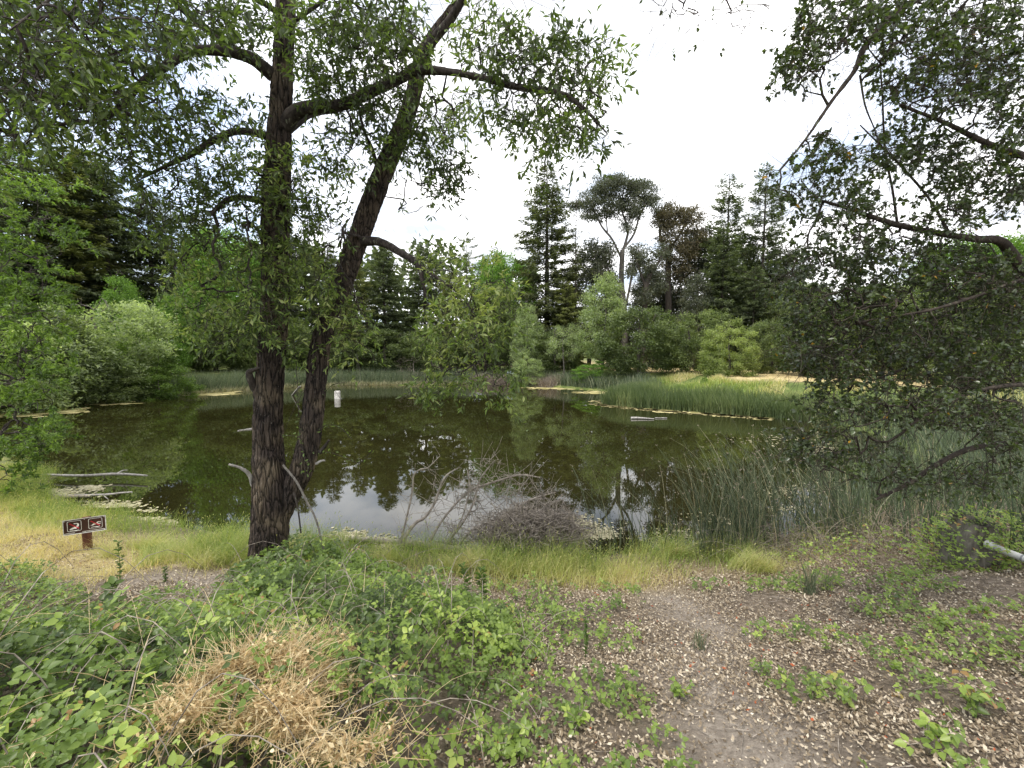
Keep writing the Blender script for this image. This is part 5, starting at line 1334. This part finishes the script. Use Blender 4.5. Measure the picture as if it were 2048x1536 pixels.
# thistle-like weed in front of the brush pile
def weed(px, py, z, h, label, seed, mat='bay_leaf', name='thistle_plant', cat='weed', lf=.09):
    rg = np.random.default_rng(seed)
    p = G(px, py, z); gz = float(hgt(p[0], p[1])); p = G(px, py, gz); gz = float(hgt(p[0], p[1]))
    o = tag(empty(name, (p[0], p[1], gz)), label, cat); a = Acc(); b_ = Acc()
    s_ = spline([(p[0], p[1], gz, .006), (p[0] + .01, p[1], gz + h * .5, .004), (p[0], p[1], gz + h, .002)], h / 16); limb(a, s_, 5, 0)
    n_ = len(s_); q = np.repeat(s_[2:, :3], 3, 0); m_ = len(q)
    az = rg.uniform(0, 6.28, m_); ax = nrm(np.stack([np.cos(az), np.sin(az), rg.uniform(.1, .9, m_)], -1))
    scatter(b_, LANCE, q, ax, np.tile([0, 0, 1.], (m_, 1)) + rvec(rg, m_) * .2, lf * rg.uniform(.6, 1.2, m_), .022, rg.uniform(.1, .5, m_))
    for e in (-.25, .25): scatter(b_, LANCE, q + ax * lf * .4, nrm(ax + np.cross(ax, [0, 0, 1.]) * e * 4), np.tile([0, 0, 1.], (m_, 1)), lf * .4, .01, rg.uniform(.1, .5, m_))
    build('stem', a, M['bay_leaf'], o); k = build('foliage', b_, M[mat], o); k['kind'] = 'stuff'
weed(928, 1225, .5, .55, 'dark green thistle stalk in front of the brush pile', 5)
weed(962, 1205, .5, .42, 'shorter thistle stalk right beside the tall one', 6)
weed(240, 1160, .5, .5, 'tall thin grey-green weed right of the sign', 7, lf=.06)
weed(225, 1215, .6, .3, 'bushy green weed at the foot of the dry grass below the sign', 8)
weed(330, 1165, .5, .2, 'small thin weed on the bare patch', 9, lf=.04)
weed(1170, 1300, .8, .35, 'single thin leafy stalk beyond the bramble edge', 10, lf=.03)

# overgrown stump on the right with vines
rng = np.random.default_rng(75)
sp0 = G(1935, 1145, .75); sz = float(hgt(sp0[0], sp0[1])); 
sx, sy = P(1938, 1100, 5.6)[0], 5.6; sz = float(hgt(sx, sy))
stump = tag(empty('tree_stump', (sx, sy, sz)), 'hollow mossy grey stump overgrown with bramble at the right edge', 'stump')
a = Acc()
stp = spline([(sx, sy, sz - .2, .30), (sx, sy, sz + .12, .26), (sx, sy + .02, sz + .36, .24), (sx + .03, sy, sz + .6, .21)], .025)
limb(a, stp, 90, .03, 120, cap=False, flute=lambda arc, th: 1 + .07 * np.sin(th * 5 + arc * 2) + .0 * arc)
build('bark', a, bark_mat('bark_stump', (.05, .042, .032), (.23, .205, .165), 12, .3, .9, lichen=(.10, .12, .045)), stump, True)
a = Acc(); limb(a, stp[:, :] * np.array([1, 1, 1, .74]) - np.array([0, 0, .1, 0]), 30, .02, 121, cap=True); build('rotten_core', a, plain_mat('rot', (.02, .016, .012), .95, .4), stump, True)
# vines over it
a = Acc(); n_ = 650
pp = ell(rng, n_, (sx - .1, sy - .15, sz + .34), (.8, .35, .5), .2); pp[:, 2] = np.maximum(pp[:, 2], hgt(pp[:, 0], pp[:, 1]) + .03)
extra = np.column_stack([rng.uniform(3.9, 8.5, 900), rng.uniform(5.0, 7.0, 900), np.zeros(900)]); extra[:, 2] = hgt(extra[:, 0], extra[:, 1]) + rng.uniform(.03, .5, 900) * vnoise(extra[:, :2] * 1.5, 23) * 1.6
pp = np.concatenate([pp, extra])
bramble(a, rng, pp, rng.uniform(.025, .05, len(pp)), np.clip(rng.normal(.72, .15, len(pp)), 0, 1))
tag(build('bramble_vines', a, M['bramble']), 'light green bramble shoots climbing round the mossy stump and dead stems', 'brambles', kind='stuff')
# pale pipe
pipe = tag(empty('pipe', tuple(P(1990, 1103, 5.2))), 'smooth pale pipe lying beside the mossy stump and running out of view', 'pipe')
p0, p1, p2 = P(1978, 1090, 5.35), P(2045, 1116, 5.05), P(2250, 1190, 4.4)
pm = plain_mat('pipe_pale', (.46, .45, .41), .5, .3, 7, .4)
a = Acc(); limb(a, spline([(*p0, .042), (*p1, .042)], .05), 24, 0, cap=False); limb(a, spline([(*p1, .0425), (*p2, .0425)], .1), 24, 0); build('tube', a, pm, pipe, True)
a = Acc(); e = nrm(p1 - p0); limb(a, spline([(*(p0 - e * .03), .052), (*(p0 + e * .07), .052)], .02), 24, 0, cap=False); limb(a, spline([(*(p0 - e * .028), .043), (*(p0 + e * .06), .043)], .02), 24, 0, cap=False); build('collar', a, pm, pipe, True)
a = Acc(); limb(a, spline([(*(p1 - e * .005), .0445), (*(p1 + e * .012), .0445)], .01), 24, 0); build('joint', a, plain_mat('pipe_joint', (.2, .2, .2), .5), pipe, True)

# ------------------------------------------------------------------ brush pile in the water
rng = np.random.default_rng(76)
bp_ = G(870, 1108, .05)
pile = tag(empty('brush_pile', (bp_[0], 7.0, 0)), 'fallen dead branch with arching bare limbs and a twiggy heap at the water edge', 'dead branches')
BL = [L3([(700, 1098, 7.3, 9), (760, 1097, 7.2, 11), (830, 1098, 7.1, 14), (860, 1108, 7.0, 15), (905, 1115, 6.9, 14)], .05),
      L3([(905, 1113, 6.9, 12), (960, 1098, 6.8, 10), (1010, 1078, 6.8, 9), (1060, 1060, 6.9, 7), (1080, 1072, 6.9, 5), (1110, 1100, 6.9, 3)], .05),
      L3([(805, 1098, 7.1, 12), (812, 1070, 7.1, 9), (832, 1045, 7.2, 7), (848, 1036, 7.3, 6), (868, 1008, 7.4, 5), (885, 962, 7.5, 4), (900, 945, 7.6, 3), (920, 935, 7.6, 2)], .05),
      L3([(798, 1095, 7.1, 5), (812, 1040, 7.1, 4), (824, 985, 7.2, 4), (828, 950, 7.2, 3), (842, 938, 7.2, 3), (855, 936, 7.3, 2), (880, 912, 7.4, 1.5)], .05),
      L3([(850, 1100, 7.1, 6), (885, 1040, 7.2, 5), (935, 985, 7.3, 5), (985, 965, 7.4, 4), (1040, 950, 7.5, 3), (1080, 955, 7.5, 2)], .05),
      L3([(870, 1106, 7.0, 6), (915, 1060, 7.1, 5), (945, 1010, 7.2, 4), (960, 960, 7.3, 3), (985, 925, 7.3, 2)], .05),
      L3([(900, 1112, 6.9, 6), (945, 1060, 7.0, 5), (1000, 1035, 7.1, 4), (1060, 1000, 7.2, 3), (1110, 985, 7.3, 2)], .05),
      L3([(880, 1110, 6.9, 5), (922, 1040, 7.0, 4), (938, 980, 7.1, 3), (935, 940, 7.2, 2)], .05),
      L3([(980, 1110, 6.8, 6), (1040, 1095, 6.8, 6), (1100, 1085, 6.8, 5), (1140, 1110, 6.8, 3)], .05)]
for q, L_ in enumerate(BL):
    L_[:, 2] = np.maximum(L_[:, 2], .03)
    a = Acc(); limb(a, L_, 10, .004, 130 + q, freq=(16, 5)); build('branch', a, M['dead_wood'], pile, True)
cl = [(900, 1010, 70, 60, 7.3, .4, 45), (980, 985, 70, 50, 7.4, .4, 55), (1050, 980, 50, 35, 7.4, .4, 50), (1080, 1040, 80, 45, 7.0, .4, 150), (1060, 1085, 100, 40, 6.9, .4, 420), (1110, 1060, 60, 40, 6.9, .3, 100), (930, 1080, 60, 25, 7.1, .3, 30), (1000, 930, 60, 20, 7.3, .3, 12)]
pg = grow(rng, BL, pxcl(rng, [(*c_[:6], int(c_[6] * 1.4)) for c_ in cl]), .1, .015, 0, .0036, .42, .012)
pg['pos'][:, 2] = np.maximum(pg['pos'][:, 2], .012)
a = Acc(); wood(a, pg, 3)
k = 1500
i = rng.integers(0, len(pg['pos']), k); p0 = pg['pos'][i]; d = nrm(rvec(rng, k) + (.2, 0, .15)); ln = rng.uniform(.1, .5, k); t = np.linspace(0, 1, 5)[None, :, None]
pt = p0[:, None] + d[:, None] * t * ln[:, None, None] + rvec(rng, k)[:, None] * (t * t) * .08
pt[..., 2] = np.maximum(pt[..., 2], .01)
polys(a, pt, .0052, .0022, 3)
k = 3000; c0 = P(1058, 1066, 6.75); q = c0 + rvec(rng, k) * (rng.random((k, 1)) ** .6) * np.array([.95, .45, .40]); q[:, 2] = np.maximum(q[:, 2], .02)
d = nrm(rvec(rng, k) * (1, .8, .55)); ln = rng.uniform(.15, .6, k)
pt = q[:, None] + d[:, None] * (np.linspace(-.5, .5, 4)[None, :, None]) * ln[:, None, None] + rvec(rng, k)[:, None] * (np.linspace(-1, 1, 4)[None, :, None] ** 2) * .05
pt[..., 2] = np.maximum(pt[..., 2], .008)
polys(a, pt, .0055, .003, 3)
o = build('twigs', a, M['dead_wood'], pile); o['kind'] = 'stuff'
a = Acc(); k = 1100; i = rng.integers(0, len(pg['pos']), k)
scatter(a, DIAMOND, pg['pos'][i] + rvec(rng, k) * .03, nrm(rvec(rng, k) + (0, 0, -.8)), rvec(rng, k), rng.uniform(.02, .05, k), .012, rng.uniform(.1, .7, k))
o = build('withered_foliage', a, M['dead_leaf'], pile); o['kind'] = 'stuff'

# leaning dead stick against the right stem
a = Acc(); limb(a, L3([(566, 930, 5.9, 5), (592, 962, 5.85, 5), (612, 1000, 5.8, 4.5), (632, 1040, 5.75, 4), (645, 1090, 5.7, 3.5), (656, 1135, 5.65, 2.5)], .03), 8, .002, 140, freq=(20, 6))
tag(build('leaning_stick', a, M['stick'], None, True), 'dead stick hanging down in front of the willow fork', 'stick')
a = Acc(); limb(a, L3([(588, 985, 5.95, 4), (596, 1020, 5.9, 3), (602, 1066, 5.9, 3)], .03), 6, 0)
tag(build('hanging_stick', a, M['limb_bark'], None, True), 'short dark stick hanging just left of the long leaning one', 'stick')

# floating bleached branches on the left
def W(px, py, w, z=.04):
    p = G(px, py, z); return (*p, w / 2 * p[1] / FPX)
for rows, side, lab, nm_ in (
    ([(60, 948, 3, .1), (110, 950, 4, .12), (170, 951, 5, .14), (235, 948, 5, .14), (294, 951, 3, .14)], [(232, 948, 3, .14), (244, 942, 3, .2), (254, 940, 2, .26)], 'longer bleached branch floating level over the water, forked near its tip', 'floating_branch'),
    ([(150, 990, 4, .05), (182, 990, 4, .07), (215, 989, 4, .1), (240, 986, 3, .12), (264, 984, 3, .14)], [(206, 989, 2, .09), (212, 995, 2, .07), (216, 998, 2, .04)], 'shorter bleached branch floating beside the pondweed strip', 'floating_branch')):
    o = tag(empty(nm_, G(rows[2][0], rows[2][1], .05)), lab, 'branch')
    a = Acc(); limb(a, spline([W(*r) for r in rows], .05), 8, .004, 3, freq=(20, 5)); build('stem', a, M['grey_wood'], o, True)
    a = Acc(); limb(a, spline([W(*r) for r in side], .03), 6, 0); build('side_twig', a, M['grey_wood'], o, True)
for rows, lab in (
    ([(70, 992, 8, .03), (120, 993, 8, .03), (182, 992, 5, .05)], 'dark waterlogged log at the left shore beneath the shorter bleached branch'),
    ([(1262, 836, 5, .05), (1280, 836, 4, .05), (1308, 838, 2, .03)], 'small pale log floating out in the pond off the cattails'),
    ([(1310, 836, 2, .03), (1334, 836, 2, .03)], 'thin pale stick floating right of the small pale log'),
    ([(585, 790, 4, .02), (597, 776, 4, .75), (600, 772, 3, .95)], 'thin pale pole slanting out of the water between the willow stems')):
    a = Acc(); limb(a, spline([W(*r) for r in rows], .1), 10, .01, 4, freq=(8, 3)); tag(build('log' if 'log' in lab else 'pole', a, M['grey_wood'] if 'dark' not in lab else M['dead_wood'], None, True), lab, 'log' if 'log' in lab else 'stick')

# pondweed and scum flakes floating flat
rng = np.random.default_rng(77)
FLAKE = (np.array([[0, 0, 0], [.3, .45, 0], [.75, .38, 0], [1, 0, 0], [.7, -.42, 0], [.25, -.36, 0]]), np.array([[0, 3, 1], [1, 3, 2], [0, 5, 3], [5, 4, 3]]))
def flakes(acc_, cl, L0=.03, L1=.10):
    for px, py, rx, ry, n_ in cl:
        n_ = int(n_ * 2.0); u = rng.normal(size=(n_, 2)) * .5
        q = np.array([G(px + a1 * rx, py + b1 * ry, .008) for a1, b1 in u])
        q = q[(pond_sd(q[:, 0], q[:, 1]) < .2) & (vnoise(q * (1.6, 3.2, 1), 28) > .4)]; n2 = len(q)
        q[:, 2] = .006 + rng.random(n2) * .006
        az = rng.uniform(0, 6.28, n2)
        L_ = rng.uniform(L0, L1, n2) * np.clip(q[:, 1] / 9, .7, 3)
        scatter(acc_, FLAKE, q, np.stack([np.cos(az), np.sin(az), 0 * az], -1), np.tile([0, 0, 1.], (n2, 1)), L_, L_ * .7, rng.uniform(0, 1, n2))
a = Acc()
flakes(a, [(120, 985, 50, 8, 160), (185, 975, 34, 6, 160), (230, 1015, 60, 12, 420), (290, 1035, 40, 12, 260), (330, 1045, 30, 10, 60), (310, 1030, 25, 8, 60), (700, 1075, 40, 14, 300), (770, 1085, 40, 12, 240), (660, 1092, 30, 8, 90)])
flakes(a, [(1140, 1055, 60, 20, 700), (1190, 1070, 50, 16, 350), (1060, 1035, 40, 16, 250), (1450, 1040, 80, 24, 90), (1560, 1010, 80, 20, 120), (1560, 880, 80, 12, 60), (1650, 900, 60, 12, 80), (1600, 985, 60, 14, 80), (1350, 1075, 60, 20, 70), (980, 1105, 60, 8, 80)])
tag(build('pondweed_flakes', a, M['weed']), 'beige floating pondweed leaves along the near water edge', 'pondweed', kind='stuff')
a = Acc()
p = shore_pts(rng, 5000, 19, 34, -1.5, -.5)
p = p[(vnoise(p * .35, 24) > .42)]
q = np.column_stack([p, np.full(len(p), .01)]); az = rng.uniform(0, 6.28, len(q))
scatter(a, FLAKE, q, np.stack([np.cos(az), np.sin(az), 0 * az], -1), np.tile([0, 0, 1.], (len(q), 1)), rng.uniform(.15, .6, len(q)), .2, rng.uniform(0, 1, len(q)))
flakes(a, [(60, 822, 70, 5, 500), (10, 828, 60, 5, 300), (190, 806, 60, 2.5, 200), (410, 786, 50, 4, 300), (1120, 776, 60, 3, 120), (1200, 785, 40, 3, 90), (1330, 815, 60, 3, 60), (1400, 822, 50, 3, 60)], .12, .35)
tag(build('pond_scum', a, M['scum']), 'yellow floating scum line along the far and left shores', 'pond scum', kind='stuff')

# ------------------------------------------------------------------ the sign, the marker post, the far signboard
sgx, sgy = P(170, 1100, 6.42)[0], 6.42
sgz = float(hgt(sgx, sgy))
pl, pr = P(125.5, 1056, 6.3), P(212.5, 1045, 6.54)
mid = (pl + pr) / 2
wd = float(np.linalg.norm((pr - pl)[:2])); yaw = math.atan2(pr[1] - pl[1], pr[0] - pl[0])
sh = .235
sign = tag(empty('sign', (mid[0], mid[1], mid[2] - sh / 2 - .35)), 'small brown no-swimming sign with two white pictograms on a wooden post in the dry grass', 'sign')
sign.rotation_euler = (0, 0, yaw)
def flat(pts2, y, z0=0., acc_=None):
    "a thin plate on the board face from a 2D outline (x, z)"
    a1 = acc_ or Acc(); n1 = len(pts2); V = [(x, y, z + z0) for x, z in pts2] + [(x, y + .0015, z + z0) for x, z in pts2]
    import mathutils
    tri = mathutils.geometry.tessellate_polygon([[Vector((x, z, 0)) for x, z in pts2]])
    F_ = [tuple(t_) for t_ in tri] + [tuple(n1 + k1 for k1 in t_[::-1]) for t_ in tri] + [(k1, (k1 + 1) % n1, n1 + (k1 + 1) % n1) for k1 in range(n1)] + [(k1, n1 + (k1 + 1) % n1, n1 + k1) for k1 in range(n1)]
    a1.add(V, F_); return a1
def rrect(w, h, r, cx=0, cz=0, n1=5):
    o_ = []
    for (sx_, sz_, a0) in ((1, 1, 0), (-1, 1, 90), (-1, -1, 180), (1, -1, 270)):
        for q in range(n1 + 1):
            an = math.radians(a0 + 90 * q / n1); o_.append((cx + sx_ * (w / 2 - r) + r * math.cos(an), cz + sz_ * (h / 2 - r) + r * math.sin(an)))
    return o_
def ring(out_, in_, y, z0, a1):
    n1 = len(out_); V = [(x, y, z + z0) for x, z in out_] + [(x, y, z + z0) for x, z in in_]
    a1.add(V, [(k1, (k1 + 1) % n1, n1 + (k1 + 1) % n1, n1 + k1) for k1 in range(n1)])
ZB = sh / 2 + .35   # board centre above the empty
white = plain_mat('sign_white', (.66, .65, .60), .6, .22, 30); brown = plain_mat('sign_brown', (.045, .02, .014), .45, .15); red = plain_mat('sign_red', (.42, .03, .04), .5)
def loc_build(name, a1, mat, par): return link(name, a1.mesh(name), mat, par)
a = flat(rrect(wd, sh, .008), -.006, ZB); bd = loc_build('border', a, white, sign)
a = flat(rrect(wd - .022, sh - .022, .004), -.008, ZB); bd = loc_build('board', a, brown, sign)
for cx, kind in ((-wd * .235, 'dive'), (wd * .25, 'swim')):
    pn = sh * .68
    a = Acc(); cz = .012
    ring(rrect(pn, pn, .022, cx, cz), rrect(pn - .010, pn - .010, .018, cx, cz), -.0095, ZB, a)
    o = loc_build('panel_outline', a, white, sign)
    a = Acc()
    if kind == 'dive':  # hunched figure over the waves
        flat([(cx - .055, -.03), (cx - .03, -.012), (cx + .0, .003), (cx + .022, .014), (cx + .036, .03), (cx + .03, .041), (cx - .004, .044), (cx - .006, .054), (cx + .034, .056), (cx + .05, .044), (cx + .052, .022), (cx + .045, .0), (cx + .03, -.016), (cx + .02, -.03), (cx + .0, -.026), (cx - .02, -.034), (cx - .05, -.04)], -.0105, ZB, a)
        flat([(cx - .05, -.052), (cx - .02, -.048), (cx + .02, -.054), (cx + .05, -.049), (cx + .05, -.056), (cx + .02, -.061), (cx - .02, -.055), (cx - .05, -.059)], -.0105, ZB, a)
    else:  # swimmer with a raised arm
        flat([(cx - .06, -.012), (cx - .035, -.006), (cx - .028, .012), (cx - .01, .02), (cx + .006, .014), (cx + .02, .030), (cx + .036, .036), (cx + .062, .030), (cx + .062, .022), (cx + .04, .026), (cx + .028, .018), (cx + .03, .008), (cx + .062, .006), (cx + .062, -.004), (cx + .02, -.002), (cx - .01, -.008), (cx - .035, -.018)], -.0105, ZB, a)
        flat([(cx - .05, -.040), (cx - .02, -.036), (cx + .02, -.042), (cx + .05, -.037), (cx + .05, -.046), (cx + .02, -.051), (cx - .02, -.045), (cx - .05, -.049)], -.0105, ZB, a)
    loc_build('pictogram', a, white, sign)
    a = flat([(cx - .058, .052), (cx - .048, .062), (cx + .056, -.024), (cx + .046, -.034)], -.0125, ZB); loc_build('slash', a, red, sign)
for x0, x1 in ((-wd * .46, -wd * .23), (-wd * .06, wd * .46)):
    a = flat([(x0, -sh * .40), (x1, -sh * .40), (x1, -sh * .37), (x0, -sh * .37)], -.0105, ZB); loc_build('underline', a, white, sign)
for bx_, bz_ in ((0, .098), (0, -.098), (-wd * .46, .098), (wd * .46, .098), (-wd * .46, -.098), (wd * .46, -.098)):
    a = flat([(bx_ + .006 * math.cos(q), bz_ + .006 * math.sin(q)) for q in np.linspace(0, 6.28, 9)[:-1]], -.011, ZB); loc_build('bolt', a, white, sign)
a = Acc(); hb_ = .048
prof = [(-hb_, -hb_ * .6), (-hb_ * .6, -hb_), (hb_ * .6, -hb_), (hb_, -hb_ * .6), (hb_, hb_), (-hb_, hb_)]
zb0, zb1 = sgz - (mid[2] - sh / 2 - .35) - .25, ZB + sh * .45
V = [(x, y + hb_ + .002, zb0) for x, y in prof] + [(x, y + hb_ + .002, zb1) for x, y in prof]; n1 = 6
a.add(V, [(k1, (k1 + 1) % n1, n1 + (k1 + 1) % n1, n1 + k1) for k1 in range(n1)]); a.add(V[6:], [[0, 1, 2, 3], [0, 3, 4, 5]])
loc_build('post', a, bark_mat('wood_post', (.07, .03, .018), (.16, .07, .04), 14, .15, .4), sign)

mp_ = G(675, 798, 0.)
marker = tag(empty('marker_post', tuple(mp_)), 'white square marker post standing out in the pond right of the willow stems', 'post')
wp = plain_mat('marker_white', (.60, .57, .52), .7, .35, 9)
def box(a1, c_, s_, bev=.01):
    x, y, z = s_[0] / 2, s_[1] / 2, s_[2] / 2; cx, cy2, cz = c_
    pr_ = [(-x + bev, -y), (x - bev, -y), (x, -y + bev), (x, y - bev), (x - bev, y), (-x + bev, y), (-x, y - bev), (-x, -y + bev)]
    V = [(cx + p_[0], cy2 + p_[1], cz - z) for p_ in pr_] + [(cx + p_[0], cy2 + p_[1], cz + z - bev) for p_ in pr_] + [(cx + p_[0] * (1 - bev / x), cy2 + p_[1] * (1 - bev / y), cz + z) for p_ in pr_]
    for r_ in (0, 8): a1.add(V, [(r_ + k1, r_ + (k1 + 1) % 8, r_ + 8 + (k1 + 1) % 8, r_ + 8 + k1) for k1 in range(8)])
    a1.add(V[16:], [[0, 1, 2, 3], [0, 3, 4, 7], [4, 5, 6, 7]])
a = Acc(); box(a, (0, 0, .05), (.34, .30, 1.1), .008); loc_build('post', a, wp, marker)
a = Acc(); box(a, (0, 0, .42), (.348, .308, .05), .004); loc_build('band', a, plain_mat('marker_band', (.42, .40, .36), .7, .2), marker)
fs = P(1021, 752, 47.5); fz = float(hgt(fs[0], fs[1]))
far_sign = tag(empty('signboard', (fs[0], fs[1], fz)), 'tiny pale signboard on legs at the far shore beside the grey-green shrub', 'sign')
zt = float(P(1021, 745, 47.5)[2]) - fz
a = Acc(); box(a, (0, 0, zt), (.75, .05, .42), .01); loc_build('panel', a, plain_mat('panel_pale', (.45, .52, .58), .4, .1), far_sign)
for sx_ in (-.3, .3):
    a = Acc(); box(a, (sx_, .05, zt / 2 - .1), (.06, .04, zt + .2), .008); loc_build('leg', a, M['dead_wood'], far_sign)
print('total', round(time.time() - T0, 1), 'tris', sum(len(m_.polygons) for m_ in bpy.data.meshes))
